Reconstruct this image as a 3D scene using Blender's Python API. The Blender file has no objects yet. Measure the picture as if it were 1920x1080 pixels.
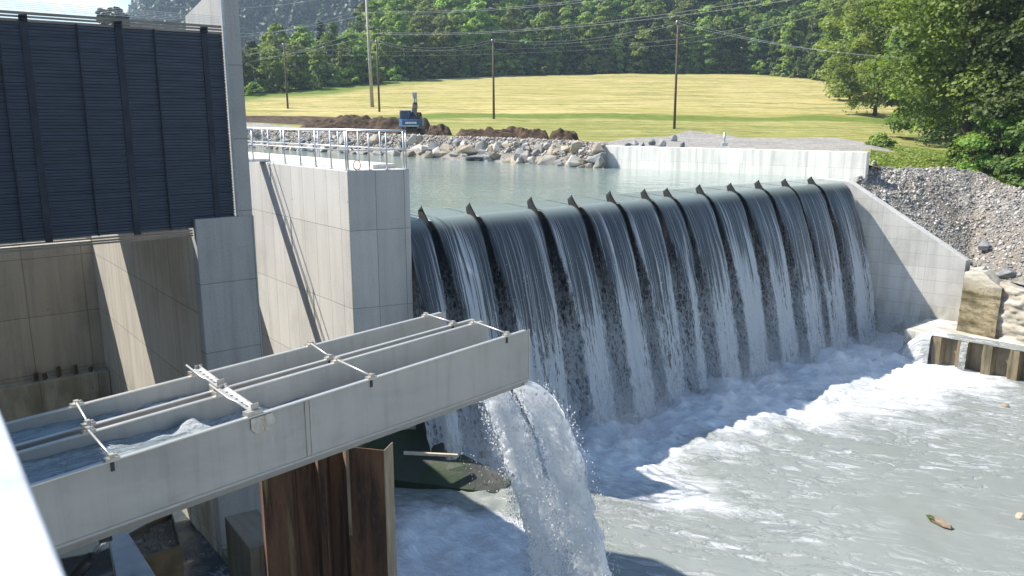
import bpy, bmesh, math, random
import numpy as np
from mathutils import Vector, Matrix, Euler
rnd = random.Random(7)
R = math.radians
scene = bpy.context.scene
col = scene.collection
PI = math.pi
# ------------------------------------------------------------------ camera model (used to place real points on real planes)
FPX = 1500.0; CH = 10.0; PITCH = math.atan(315 / FPX)
CP, SP = math.cos(PITCH), math.sin(PITCH)
def ray(px, py):
    y = -(py - 540) / FPX
    return Vector(((px - 960) / FPX, CP + y * SP, -SP + y * CP))
def at(px, py, z):
    r = ray(px, py); t = (z - CH) / r.z
    return Vector((r.x * t, r.y * t, z))
def atY(px, py, Y):
    r = ray(px, py); t = Y / r.y
    return Vector((r.x * t, Y, CH + r.z * t))
def colx(px, Y):                       # x on the vertical plane through a picture column, near horizon level
    return (px - 960) / FPX * CP * Y
TE = R(38.5)
EV = Vector((math.cos(TE), math.sin(TE), 0)); NV = Vector((math.sin(TE), -math.cos(TE), 0))   # along the weir / downstream
def W(e, n, z=0.0):
    return Vector((EV.x * e + NV.x * n, EV.y * e + NV.y * n, z))
def EN(p):
    return p.x * EV.x + p.y * EV.y, p.x * NV.x + p.y * NV.y
# ------------------------------------------------------------------ numpy noise
def _h(ix, iy, seed):
    v = (ix.astype(np.int64) * 374761393 + iy.astype(np.int64) * 668265263 + seed * 1442695041) & 0x7fffffff
    v = ((v ^ (v >> 13)) * 1274126177) & 0x7fffffff
    return ((v ^ (v >> 16)) & 0xffff) / 65535.0
def vnoise(x, y, seed=0):
    x = np.asarray(x, float); y = np.asarray(y, float)
    x, y = np.broadcast_arrays(x, y)
    ix, iy = np.floor(x), np.floor(y); fx, fy = x - ix, y - iy
    ux, uy = fx * fx * (3 - 2 * fx), fy * fy * (3 - 2 * fy)
    a, b = _h(ix, iy, seed), _h(ix + 1, iy, seed); c, d = _h(ix, iy + 1, seed), _h(ix + 1, iy + 1, seed)
    return (a * (1 - ux) + b * ux) * (1 - uy) + (c * (1 - ux) + d * ux) * uy
def fbm(x, y, seed=0, octv=4):
    s = 0; a = 0.5
    for k in range(octv):
        s = s + a * vnoise(x * 2 ** k + 17.3 * k, y * 2 ** k - 9.1 * k, seed + k); a *= .5
    return s
def sstep(a, b, x):
    t = np.clip((np.asarray(x, float) - a) / (b - a), 0, 1); return t * t * (3 - 2 * t)
# ------------------------------------------------------------------ objects
def tag(o, label=None, cat=None, group=None, kind=None):
    if label: o['label'] = label
    if cat: o['category'] = cat
    if group: o['group'] = group
    if kind: o['kind'] = kind
    return o
def link(name, me, mat, parent=None):
    o = bpy.data.objects.new(name, me); col.objects.link(o)
    if mat is not None: me.materials.append(mat)
    if parent: o.parent = parent
    return o
def empty(name, loc=(0, 0, 0), label=None, cat=None, group=None, rz=0):
    o = bpy.data.objects.new(name, None); col.objects.link(o); o.location = loc; o.rotation_euler = (0, 0, rz)
    o.empty_display_size = .2
    return tag(o, label, cat, group)
def children(o): return [c for c in bpy.data.objects if c.parent == o]
def rebase(o, p):                                   # an Empty whose parts are built in world coordinates
    o.location = p
    for c in o.children: c.matrix_parent_inverse = Matrix.Translation(-Vector(p))
class MB:
    def __init__(s): s.v = []; s.f = []; s.uv = []; s.sm = []
    def face(s, pts, smooth=False, uv=None):
        pts = [Vector(p) for p in pts]
        b = len(s.v); s.v += [tuple(p) for p in pts]; s.f.append(tuple(range(b, b + len(pts)))); s.sm.append(smooth)
        if uv is None:
            nn = Vector((0, 0, 0))
            for i in range(len(pts)):
                nn += (pts[i] - pts[0]).cross(pts[(i + 1) % len(pts)] - pts[0])
            if nn.length > 0: nn.normalize()
            if abs(nn.z) < .75:
                t = Vector((-nn.y, nn.x, 0)).normalized(); uv = [(p.dot(t), p.z) for p in pts]
            else:
                uv = [EN(p) for p in pts]
        s.uv.append(uv)
    def hexa(s, b, t):                              # bottom and top polygons, same count, counter-clockwise
        n = len(b)
        s.face(list(reversed(b))); s.face(t)
        for i in range(n):
            j = (i + 1) % n; s.face([b[i], b[j], t[j], t[i]])
    def prism(s, pts, z0, z1):
        s.hexa([Vector((p[0], p[1], z0)) for p in pts], [Vector((p[0], p[1], z1)) for p in pts])
    def box(s, c, d, rz=0, rot=None):
        M = rot if rot is not None else Matrix.Rotation(rz, 3, 'Z')
        c = Vector(c)
        q = lambda x, y, z: c + M @ Vector((x * d[0] / 2, y * d[1] / 2, z * d[2] / 2))
        s.hexa([q(-1, -1, -1), q(1, -1, -1), q(1, 1, -1), q(-1, 1, -1)], [q(-1, -1, 1), q(1, -1, 1), q(1, 1, 1), q(-1, 1, 1)])
    def bar(s, a, b, w, h, up=Vector((0, 0, 1))):   # rectangular bar from a to b
        a, b = Vector(a), Vector(b); d = (b - a).normalized(); sd = d.cross(up)
        if sd.length < 1e-4: sd = d.cross(Vector((1, 0, 0)))
        sd.normalize(); u = sd.cross(d)
        k = [(-1, -1), (1, -1), (1, 1), (-1, 1)]
        A = [a + sd * (x * w / 2) + u * (y * h / 2) for x, y in k]; B = [b + sd * (x * w / 2) + u * (y * h / 2) for x, y in k]
        s.hexa(A[::-1] if False else A, B)
    def tube(s, pts, rad, n=8, caps=True):
        pts = [Vector(p) for p in pts]; rr = rad if isinstance(rad, (list, tuple)) else [rad] * len(pts)
        rings = []
        for i, p in enumerate(pts):
            d = (pts[min(i + 1, len(pts) - 1)] - pts[max(i - 1, 0)]).normalized()
            a = d.cross(Vector((0, 0, 1)));
            if a.length < 1e-3: a = d.cross(Vector((1, 0, 0)))
            a.normalize(); b = d.cross(a)
            rings.append([p + (a * math.cos(2 * PI * k / n) + b * math.sin(2 * PI * k / n)) * rr[i] for k in range(n)])
        L = 0
        for i in range(len(pts) - 1):
            l2 = L + (pts[i + 1] - pts[i]).length
            for k in range(n):
                j = (k + 1) % n; u0, u1 = 2 * PI * rr[i] * k / n, 2 * PI * rr[i] * (k + 1) / n
                s.face([rings[i][j], rings[i][k], rings[i + 1][k], rings[i + 1][j]], True, [(u1, L), (u0, L), (u0, l2), (u1, l2)])
            L = l2
        if caps: s.face(rings[0]); s.face(rings[-1][::-1])
    def build(s, name, mat, parent=None, bevel=0, merge=False):
        me = bpy.data.meshes.new(name); me.from_pydata(s.v, [], s.f)
        uvl = me.uv_layers.new(name='UVMap')
        uvl.data.foreach_set('uv', [c for f in s.uv for p in f for c in p])
        me.polygons.foreach_set('use_smooth', s.sm)
        bm = bmesh.new(); bm.from_mesh(me)
        bmesh.ops.remove_doubles(bm, verts=bm.verts, dist=1e-4)
        bmesh.ops.recalc_face_normals(bm, faces=bm.faces)
        bm.to_mesh(me); bm.free()
        o = link(name, me, mat, parent)
        if bevel:
            m = o.modifiers.new('bevel', 'BEVEL'); m.width = bevel; m.segments = 2; m.limit_method = 'ANGLE'; m.angle_limit = R(40)
        return o
def npmesh(name, V, F, mat, parent=None, smooth=False, uv=None, attrs=None, extra_uv=None):
    V = np.asarray(V, np.float32).reshape(-1, 3); F = np.asarray(F, np.int32); k = F.shape[1]; nf = len(F)
    me = bpy.data.meshes.new(name)
    me.vertices.add(len(V)); me.vertices.foreach_set('co', V.ravel())
    me.loops.add(nf * k); me.loops.foreach_set('vertex_index', F.ravel())
    me.polygons.add(nf); me.polygons.foreach_set('loop_start', np.arange(0, nf * k, k, dtype=np.int32))
    try: me.polygons.foreach_set('loop_total', np.full(nf, k, np.int32))
    except Exception: pass
    if smooth: me.polygons.foreach_set('use_smooth', np.ones(nf, bool))
    me.update(calc_edges=True)
    for nm, data in ([('UVMap', uv)] if uv is not None else []) + list((extra_uv or {}).items()):
        l = me.uv_layers.new(name=nm); l.data.foreach_set('uv', np.asarray(data, np.float32)[F.ravel()].ravel())
    for nm, data in (attrs or {}).items():
        a = me.attributes.new(nm, 'FLOAT', 'POINT'); a.data.foreach_set('value', np.asarray(data, np.float32).ravel())
    me.validate(); me.update()
    if name is not None and mat is not False: return link(name, me, mat, parent)
    return me
def gridfaces(nu, nv):
    i = np.arange(nu - 1)[:, None] * nv + np.arange(nv - 1)[None, :]
    i = i.ravel(); return np.stack([i, i + nv, i + nv + 1, i + 1], 1)
# ------------------------------------------------------------------ materials
class NT:
    def __init__(s, name):
        s.m = bpy.data.materials.new(name); s.m.use_nodes = True; s.t = s.m.node_tree; s.t.nodes.clear()
        s.out = s.t.nodes.new('ShaderNodeOutputMaterial')
    def n(s, ty, ins=None, **pr):
        nd = s.t.nodes.new('ShaderNode' + ty)
        for k, v in pr.items(): setattr(nd, k, v)
        for k, v in (ins or {}).items(): s.set(nd, k, v)
        return nd
    def set(s, nd, k, v):
        i = nd.inputs[k]
        if isinstance(v, bpy.types.NodeSocket): s.t.links.new(v, i)
        elif isinstance(v, bpy.types.Node): s.t.links.new(v.outputs[0], i)
        else:
            if i.type == 'RGBA' and len(v) == 3: v = (*v, 1)
            i.default_value = v
    def mapped(s, scale, src='uv', rot=(0, 0, 0), loc=(0, 0, 0), uvmap=None):
        if src == 'uv': c = s.n('UVMap').outputs[0] if uvmap is None else s.n('UVMap', uv_map=uvmap).outputs[0]
        else: c = s.n('TexCoord').outputs[{'obj': 'Object', 'gen': 'Generated'}[src]]
        return s.n('Mapping', {'Vector': c, 'Scale': scale, 'Rotation': rot, 'Location': loc}).outputs[0]
    def noise(s, vec, scale=1, detail=4, rough=.55, dist=0, dim='3D'):
        return s.n('TexNoise', {'Vector': vec, 'Scale': scale, 'Detail': detail, 'Roughness': rough, 'Distortion': dist}, noise_dimensions=dim).outputs[0]
    def ramp(s, fac, *stops):
        r = s.n('ValToRGB', {'Fac': fac}); e = r.color_ramp.elements
        while len(e) < len(stops): e.new(.5)
        for k, (p, c) in enumerate(stops):
            e[k].position = p; e[k].color = (c, c, c, 1) if not hasattr(c, '__len__') else (*c[:3], 1)
        return r.outputs[0]
    def mix(s, f, a, b, mode='MIX'):
        nd = s.n('Mix', data_type='RGBA', blend_type=mode); nd.clamp_result = False
        s.set(nd, 0, f); s.set(nd, 6, a); s.set(nd, 7, b); return nd.outputs[2]
    def math(s, op, a, b=0.0, c=0.0, clamp=False):
        nd = s.n('Math', operation=op, use_clamp=clamp); s.set(nd, 0, a); s.set(nd, 1, b); s.set(nd, 2, c); return nd.outputs[0]
    def ss(s, x, lo, hi):
        nd = s.n('MapRange', interpolation_type='SMOOTHSTEP'); s.set(nd, 0, x); s.set(nd, 1, lo); s.set(nd, 2, hi); return nd.outputs[0]
    def attr(s, name): return s.n('Attribute', attribute_name=name).outputs['Fac']
    def bump(s, h, st=.3, d=.02, nrm=None):
        i = {'Height': h, 'Strength': st, 'Distance': d}
        if nrm is not None: i['Normal'] = nrm
        return s.n('Bump', i).outputs[0]
    def bsdf(s, **k):
        ren = {'color': 'Base Color', 'rough': 'Roughness', 'metal': 'Metallic', 'normal': 'Normal', 'ior': 'IOR', 'spec': 'Specular IOR Level', 'alpha': 'Alpha', 'trans': 'Transmission Weight'}
        return s.n('BsdfPrincipled', {ren.get(a, a): b for a, b in k.items()}).outputs[0]
    def done(s, sh): s.t.links.new(sh, s.out.inputs[0]); return s.m
def concrete(name, c1=(.42, .40, .36), c2=(.36, .34, .31), bw=.9, bh=2.4, joint=.45, stain=.35, moss=0, mossz=None, off=0.0, jw=.012, streak=.35, rough=.85):
    t = NT(name); uv = t.n('UVMap').outputs[0]
    wob = t.noise(t.mapped((.8, .8, .8)), 1, 2)
    uvw = t.n('VectorMath', {0: uv, 1: t.n('VectorMath', {0: t.noise(uv, 6, 2) if False else wob, 3: .03}, operation='SCALE').outputs[0]}, operation='ADD').outputs[0]
    br = t.n('TexBrick', {'Vector': uvw, 'Color1': c1, 'Color2': c2, 'Mortar': tuple(x * (1 - joint) for x in c1), 'Scale': 1.0, 'Mortar Size': jw, 'Mortar Smooth': .6, 'Bias': 0.0, 'Brick Width': bw, 'Row Height': bh}, offset=off, squash=1.0)
    big = t.noise(t.mapped((.55, .4, 1)), 1, 6, .6)
    stv = t.noise(t.mapped((3.2, .16, 1)), 1, 6, .65)
    fine = t.noise(t.mapped((22, 22, 1)), 1, 5, .7)
    c = t.mix(1.0, br.outputs[0], t.ramp(big, (.25, 1 - stain), (.5, 1), (.75, 1.06)), 'MULTIPLY')
    c = t.mix(1.0, c, t.ramp(stv, (.3, 1 - streak), (.52, 1), (.75, 1.05)), 'MULTIPLY')
    c = t.mix(1.0, c, t.ramp(fine, (.3, .88), (.6, 1.04)), 'MULTIPLY')
    spot = t.n('TexVoronoi', {'Vector': t.mapped((1.05, .8, 1)), 'Scale': 1.0, 'Randomness': .18}).outputs['Distance']
    c = t.mix(t.ss(spot, .035, .02), c, tuple(x * .45 for x in c1))
    if moss:
        z = t.n('SeparateXYZ', {0: t.n('NewGeometry').outputs['Position']}).outputs[2]
        mm = t.math('MULTIPLY', t.ss(z, mossz[1], mossz[0]), t.ss(t.noise(t.mapped((1.6, .5, 1)), 1, 5, .6), .42, .62))
        c = t.mix(t.math('MULTIPLY', mm, moss), c, (.10, .10, .02))
    h = t.math('ADD', t.math('MULTIPLY', fine, .35), t.math('MULTIPLY', br.outputs['Fac'], -.6))
    return t.done(t.bsdf(color=c, rough=rough, normal=t.bump(h, .35, .012), spec=.3))
def metal(name, c=(.55, .55, .53), rough=.42, met=.9, var=.25, sc=(1.5, 1.5, 1), dirt=None, bump=.05):
    t = NT(name)
    a = t.noise(t.mapped(sc), 1, 6, .6); f = t.noise(t.mapped((40, 6, 1)), 1, 3, .6)
    col_ = t.mix(1.0, c, t.ramp(a, (.3, 1 - var), (.65, 1.05)), 'MULTIPLY')
    if dirt: col_ = t.mix(t.ss(t.noise(t.mapped((2.5, .7, 1)), 1, 7, .65), .56, .7), col_, dirt)
    return t.done(t.bsdf(color=col_, metal=met, rough=t.ramp(a, (.3, rough + .12), (.7, rough - .08)), normal=t.bump(f, bump, .004)))
def plain(name, c, rough=.6, met=0, var=.3, sc=3.0, bump=.15):
    t = NT(name); a = t.noise(t.mapped((sc, sc, sc), 'obj'), 1, 6, .6)
    return t.done(t.bsdf(color=t.mix(1.0, c, t.ramp(a, (.3, 1 - var), (.7, 1 + var * .4)), 'MULTIPLY'), rough=rough, metal=met, normal=t.bump(a, bump, .02)))
M = {}
M['pier'] = concrete('pier_concrete', (.53, .515, .48), (.475, .46, .43), .85, 2.3, .6, .2, .85, (0.0, 2.2), streak=.12)
M['tower'] = concrete('tower_concrete', (.36, .36, .345), (.325, .325, .31), 1.35, 1.6, .5, .2, .7, (-.5, .8), streak=.2)
M['chamber'] = concrete('chamber_concrete', (.43, .40, .34), (.385, .355, .30), 1.7, 1.9, .6, .25, .55, (.6, 3.0), streak=.24)
M['white_wall'] = concrete('pale_concrete', (.74, .72, .67), (.68, .66, .61), 1.3, .95, .3, .2, off=.35)
M['wing'] = concrete('wing_concrete', (.64, .615, .565), (.58, .56, .51), 2.1, .62, .38, .3, .55, (.2, 2.0), off=.0, streak=.2)
M['dark_concrete'] = concrete('damp_concrete', (.22, .20, .16), (.18, .17, .14), 3, 3, .3, .5, .6, (1, 4))
t = NT('brushed_flume_steel')
a = t.noise(t.mapped((.45, 1.1, 1)), 1, 6, .65, .4); b = t.noise(t.mapped((5, .35, 1)), 1, 6, .65); f = t.noise(t.mapped((1.2, 60, 1)), 1, 3, .6); d_ = t.noise(t.mapped((2.6, 2.6, 1)), 1, 8, .7, .6)
c = t.mix(1.0, (.41, .40, .37), t.ramp(a, (.28, .80), (.5, .98), (.72, 1.07)), 'MULTIPLY')
c = t.mix(1.0, c, t.ramp(b, (.30, .84), (.5, 1), (.7, 1.03)), 'MULTIPLY')
c = t.mix(t.math('MULTIPLY', t.ss(d_, .60, .74), .45), c, (.34, .31, .26))
c = t.mix(t.math('MULTIPLY', t.ss(t.noise(t.mapped((9, .5, 1)), 1, 6, .7), .64, .72), .5), c, (.75, .76, .75))
M['flume'] = t.done(t.bsdf(color=c, metal=.2, rough=t.ramp(a, (.3, .62), (.7, .46)), normal=t.bump(t.math('ADD', t.math('MULTIPLY', f, .3), a), .25, .012)))
M['flume_lip'] = metal('bright_flume_lip', (.60, .595, .57), .4, .7, .15)
M['galv'] = metal('galvanised_steel', (.58, .60, .62), .45, .75, .2, (9, 9, 1))
M['bracket'] = metal('scratched_bracket_steel', (.55, .53, .49), .45, .7, .35, (6, 6, 1), (.16, .10, .05))
# ---- rust
t = NT('rusty_pile_steel')
a = t.noise(t.mapped((3.4, .35, 1)), 1, 8, .7, .5); b = t.noise(t.mapped((14, 3, 1)), 1, 6, .7); r3 = t.noise(t.mapped((4, .18, 1)), 1, 5, .6)
c = t.mix(t.ss(a, .35, .65), (.035, .021, .014), (.175, .09, .05))
c = t.mix(t.ss(b, .48, .72), c, (.12, .062, .036))
c = t.mix(t.math('MULTIPLY', t.ss(r3, .56, .68), .8), c, (.26, .215, .12))
M['rust'] = t.done(t.bsdf(color=c, rough=.85, normal=t.bump(b, .5, .01)))
M['pile_edge'] = metal('pale_pile_edge', (.34, .27, .19), .6, .3, .4, (5, 1.2, 1), (.12, .06, .03))
t = NT('wet_pile_steel')
a = t.noise(t.mapped((2.2, .5, 1)), 1, 8, .65); r3 = t.noise(t.mapped((5, .3, 1)), 1, 5, .6)
c = t.mix(t.ss(a, .35, .65), (.10, .085, .05), (.26, .20, .12)); c = t.mix(t.ss(r3, .5, .7), c, (.05, .055, .03))
M['wet_pile'] = t.done(t.bsdf(color=c, rough=.45, normal=t.bump(a, .4, .01)))
# ---- dark screen
M['slat'] = metal('dark_blue_grey_slat', (.075, .098, .14), .6, .1, .3, (1, 8, 1))
M['slat_post'] = metal('black_screen_post', (.026, .034, .050), .75, .2, .3)
M['fin'] = metal('black_splitter_steel', (.008, .009, .011), .85, 0, .3)
M['screen_beam'] = metal('grey_brown_screen_beam', (.22, .20, .17), .55, .4, .3, (1, 6, 1))
# ---- water
def milky(name, base, rough, bumps, flow=(1, 1, 1), st=.35, dist=.05):
    t = NT(name); h = None
    for sc, dt, wgt in bumps:
        q = t.math('MULTIPLY', t.noise(t.mapped((sc * flow[0], sc * flow[1], 1)), 1, dt, .55, .4), wgt)
        h = q if h is None else t.math('ADD', h, q)
    v = t.noise(t.mapped((.15, .08, 1)), 1, 4)
    return t.done(t.bsdf(color=t.mix(1.0, base, t.ramp(v, (.3, .92), (.7, 1.05)), 'MULTIPLY'), rough=rough, ior=1.33, normal=t.bump(h, st, dist)))
M['reservoir'] = milky('milky_reservoir_water', (.235, .29, .265), .08, ((.8, 3, 1.0), (3.2, 3, .45)), (1, .7, 1), .55, .12)
def foamwater(name, water, flow, sc, foamcol=(.86, .88, .90)):
    t = NT(name); f = t.attr('foam')
    uv = t.mapped((flow[0] * sc, flow[1] * sc, 1))
    warp = t.n('TexNoise', {'Vector': t.mapped((.5 * sc, .5 * sc, 1)), 'Scale': 1.0, 'Detail': 3.0}).outputs[1]
    uv2 = t.n('VectorMath', {0: uv, 1: t.n('VectorMath', {0: warp, 3: .7}, operation='SCALE').outputs[0]}, operation='ADD').outputs[0]
    a = t.noise(uv2, 1, 9, .62, .6)
    b = t.noise(uv2, 3.7, 7, .65, .8)
    ridg = t.math('SUBTRACT', 1.0, t.math('MULTIPLY', t.math('ABSOLUTE', t.math('SUBTRACT', a, .5)), 7.0))     # thin filaments
    n2 = t.math('ADD', t.math('MULTIPLY', a, .62), t.math('MULTIPLY', b, .38))
    body = t.ss(t.math('ADD', n2, t.math('MULTIPLY', t.math('SUBTRACT', f, .5), .62)), .48, .80)
    fil = t.math('MULTIPLY', t.ss(ridg, .35, 1.0), t.math('MULTIPLY', t.ss(f, .02, .42), t.ss(b, .42, .66)))
    F = t.math('MULTIPLY', t.math('MAXIMUM', body, t.math('MULTIPLY', fil, .75)), t.math('MAXIMUM', t.ramp(t.noise(uv2, 6.5, 6, .7, .9), (.30, .50), (.58, 1)), t.math('MULTIPLY', t.ss(f, .80, 1.0), .80)))
    tone = t.noise(t.mapped((.12, .07, 1)), 1, 4)
    wc = t.mix(1.0, water, t.ramp(tone, (.3, .86), (.7, 1.08)), 'MULTIPLY')
    c = t.mix(F, wc, foamcol)
    rip = t.noise(t.mapped((2.2 * flow[0], 1.6 * flow[1], 1)), 1, 5, .6, .8)
    fine = t.noise(uv2, 11, 6, .7, .6)
    h = t.math('ADD', t.math('MULTIPLY', body, .4), t.math('ADD', t.math('MULTIPLY', rip, .16), t.math('MULTIPLY', b, t.math('ADD', .05, t.math('MULTIPLY', F, .6)))))
    h = t.math('ADD', h, t.math('MULTIPLY', t.math('MULTIPLY', fine, F), .95))
    return t.done(t.bsdf(color=c, rough=t.mix(F, (.10,) * 3, (.75,) * 3), ior=1.33, normal=t.bump(h, .8, .16)))
M['pool'] = foamwater('milky_pool_water', (.225, .245, .228), (.36, 1.05), 1.0)
M['chute'] = foamwater('rushing_flume_water', (.24, .30, .32), (2.6, .8), 1.0, (.85, .88, .9))
M['chamber_water'] = foamwater('dark_chamber_water', (.035, .05, .06), (.9, .9), 1.2)
M['brown_water'] = foamwater('brown_box_water', (.13, .105, .075), (1.6, .9), 1.8, (.55, .5, .42))
# falling sheet: UVMap = (metres along crest, metres fallen), Edge = (distance to the sheet's side, metres fallen)
def curtain(name, dark=(.052, .060, .068), gran=False):
    t = NT(name)
    uvn = t.n('SeparateXYZ', {0: t.n('UVMap', uv_map='UVMap').outputs[0]}); h = uvn.outputs[1]
    ed = t.n('SeparateXYZ', {0: t.n('UVMap', uv_map='Edge').outputs[0]}).outputs[0]
    warp = t.math('MULTIPLY', t.noise(t.mapped((1.2, .5, 1)), 1, 3), .25)
    u = t.math('ADD', uvn.outputs[0], warp)
    v1 = t.n('CombineXYZ', {0: t.math('MULTIPLY', u, 10), 1: t.math('MULTIPLY', h, .16)})
    v2 = t.n('CombineXYZ', {0: t.math('MULTIPLY', u, 27), 1: t.math('MULTIPLY', h, .22)})
    v3 = t.n('CombineXYZ', {0: t.math('MULTIPLY', u, 10), 1: t.math('MULTIPLY', h, 2.2)})
    v4 = t.n('CombineXYZ', {0: t.math('MULTIPLY', u, 1.3), 1: t.math('MULTIPLY', h, .12)})
    s1 = t.noise(v1, 1, 4, .6); s2 = t.noise(v2, 1, 3, .6); g = t.noise(v3, 1, 8, .72, 1.2); lo = t.noise(v4, 1, 3)
    hm = t.ss(h, .2, 6.5)
    streak = t.math('ADD', t.math('MULTIPLY', s1, .5), t.math('MULTIPLY', s2, .5))
    streak = t.math('ADD', streak, t.math('MULTIPLY', t.math('SUBTRACT', lo, .5), .60))
    if not gran:
        edgew = t.math('MULTIPLY', t.ss(ed, .30, .02), t.ss(h, .15, 1.0))
        low = t.math('MULTIPLY', t.ss(h, 1.6, 6.0), t.math('SUBTRACT', g, .36))
        x = t.math('ADD', t.math('ADD', streak, t.math('MULTIPLY', hm, .085)), t.math('ADD', t.math('MULTIPLY', low, 1.1), t.math('MULTIPLY', edgew, .05)))
        F = t.ss(x, .52, .66)
        fine_ = t.math('MULTIPLY', t.ss(s2, .50, .62), t.math('ADD', .40, t.math('MULTIPLY', hm, .32)))
        F = t.math('MAXIMUM', F, fine_)
        F = t.math('MULTIPLY', F, t.ss(h, .0, .7))
        F = t.math('MULTIPLY', F, .72)
        rag = t.math('MULTIPLY', t.math('SUBTRACT', t.noise(v3, 1.4, 6, .7, .8), .30), t.math('MULTIPLY', t.ss(h, .3, 5.0), 1.35))
        alpha = t.ss(t.math('SUBTRACT', ed, rag), -.02, .13)
        holes = t.ss(t.math('ADD', t.math('MULTIPLY', g, 1.0), t.math('MULTIPLY', t.ss(h, 7.2, 1.8), .42)), .37, .50)
        alpha = t.math('MULTIPLY', alpha, holes)
    else:
        vo = t.n('TexVoronoi', {'Vector': t.n('CombineXYZ', {0: t.math('MULTIPLY', t.math('ADD', u, t.math('MULTIPLY', g, .4)), 7), 1: t.math('MULTIPLY', h, 4.2)}), 'Scale': 1.0}, feature='DISTANCE_TO_EDGE').outputs[0]
        x = t.math('ADD', t.math('MULTIPLY', g, .62), t.math('ADD', t.math('MULTIPLY', t.ss(vo, .28, 0.0), .10), t.math('ADD', t.math('MULTIPLY', t.ss(h, .8, 7.2), .13), t.math('MULTIPLY', s2, .16))))
        x = t.math('ADD', t.math('ADD', x, .05), t.math('MULTIPLY', t.math('SUBTRACT', t.noise(t.n('CombineXYZ', {0: t.math('MULTIPLY', u, 2.2), 1: t.math('MULTIPLY', h, .5)}), 1, 4, .6), .5), .35))
        F = t.math('MULTIPLY', t.ss(x, .44, .68), t.math('MULTIPLY', t.ss(h, .5, 5.0), .85)); alpha = None
    if not gran: dark = t.mix(t.ss(h, .42, .0), dark, (.20, .235, .215))  # paler at the lip: light passing through the crest mixed into the colour
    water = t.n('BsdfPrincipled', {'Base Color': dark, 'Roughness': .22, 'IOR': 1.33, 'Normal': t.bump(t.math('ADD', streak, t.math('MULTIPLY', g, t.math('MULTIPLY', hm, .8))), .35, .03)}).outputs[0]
    fo = t.n('MixShader', {0: .3, 1: t.n('BsdfDiffuse', {'Color': (.78, .82, .86)}).outputs[0], 2: t.n('BsdfTranslucent', {'Color': (.78, .80, .80)}).outputs[0]}).outputs[0]
    sh = t.n('MixShader', {0: F, 1: water, 2: fo}).outputs[0]
    if alpha is not None: sh = t.n('MixShader', {0: alpha, 1: t.n('BsdfTransparent').outputs[0], 2: sh}).outputs[0]
    return t.done(sh)
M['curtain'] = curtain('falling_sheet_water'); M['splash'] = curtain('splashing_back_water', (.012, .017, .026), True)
# jets: UVMap = (metres around, metres along)
t = NT('jet_water')
uvn = t.n('SeparateXYZ', {0: t.n('UVMap', uv_map='UVMap').outputs[0]}); h = uvn.outputs[1]; u = uvn.outputs[0]
ed = t.n('SeparateXYZ', {0: t.n('UVMap', uv_map='Edge').outputs[0]}).outputs[0]
g = t.noise(t.mapped((5.5, 3.2, 1)), 1, 8, .7, 1.3); g2 = t.noise(t.mapped((16, 1.6, 1)), 1, 5, .6, .5); g3 = t.noise(t.mapped((2.2, .9, 1)), 1, 4, .6, .5)
vo = t.n('TexVoronoi', {'Vector': t.n('CombineXYZ', {0: t.math('MULTIPLY', t.math('ADD', u, t.math('MULTIPLY', g, .35)), 9), 1: t.math('MULTIPLY', t.math('ADD', h, t.math('MULTIPLY', g, .3)), 6)}), 'Scale': 1.0}, feature='DISTANCE_TO_EDGE').outputs[0]
lace = t.ss(vo, .20, .03)
edge = t.ss(ed, .42, .10)                      # 1 at the ragged sides
al = t.math('ADD', t.math('ADD', t.math('MULTIPLY', lace, .62), t.math('MULTIPLY', g, .8)), t.math('MULTIPLY', t.math('SUBTRACT', 1.0, edge), t.ss(h, 6.5, .5)))
al = t.math('ADD', al, t.math('MULTIPLY', t.math('SUBTRACT', 1.0, edge), .18))
alpha = t.math('MULTIPLY', t.ss(al, .40, .66), .95)
F = t.ss(t.math('ADD', t.math('ADD', t.math('MULTIPLY', g, .45), t.math('MULTIPLY', g2, .35)), t.math('ADD', t.math('MULTIPLY', lace, .16), t.math('MULTIPLY', g3, .25))), .40, .66)
F = t.math('ADD', t.math('MULTIPLY', F, .30), .70)
water = t.n('BsdfPrincipled', {'Base Color': (.55, .59, .61), 'Roughness': .15, 'IOR': 1.33, 'Normal': t.bump(t.math('ADD', g, g2), .6, .05)}).outputs[0]
jb = t.bump(t.math('ADD', g, t.math('MULTIPLY', g2, .5)), .35, .05)
f1_ = t.n('BsdfPrincipled', {'Base Color': (.97, .98, .985), 'Roughness': .5, 'Specular IOR Level': .3, 'Subsurface Weight': 1.0, 'Subsurface Radius': (1, 1, 1), 'Subsurface Scale': .25, 'Normal': jb}).outputs[0]
fo = t.n('MixShader', {0: .5, 1: f1_, 2: t.n('BsdfTranslucent', {'Color': (.985, .99, .995)}).outputs[0]}).outputs[0]
sh = t.n('MixShader', {0: F, 1: water, 2: fo}).outputs[0]
M['jet'] = t.done(t.n('MixShader', {0: alpha, 1: t.n('BsdfTransparent').outputs[0], 2: sh}).outputs[0])
t = NT('water_drops')
M['drops'] = t.done(t.n('MixShader', {0: .45, 1: t.n('BsdfDiffuse', {'Color': (.95, .96, .98)}).outputs[0], 2: t.n('BsdfTranslucent', {'Color': (.95, .96, .98)}).outputs[0]}).outputs[0])
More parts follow.
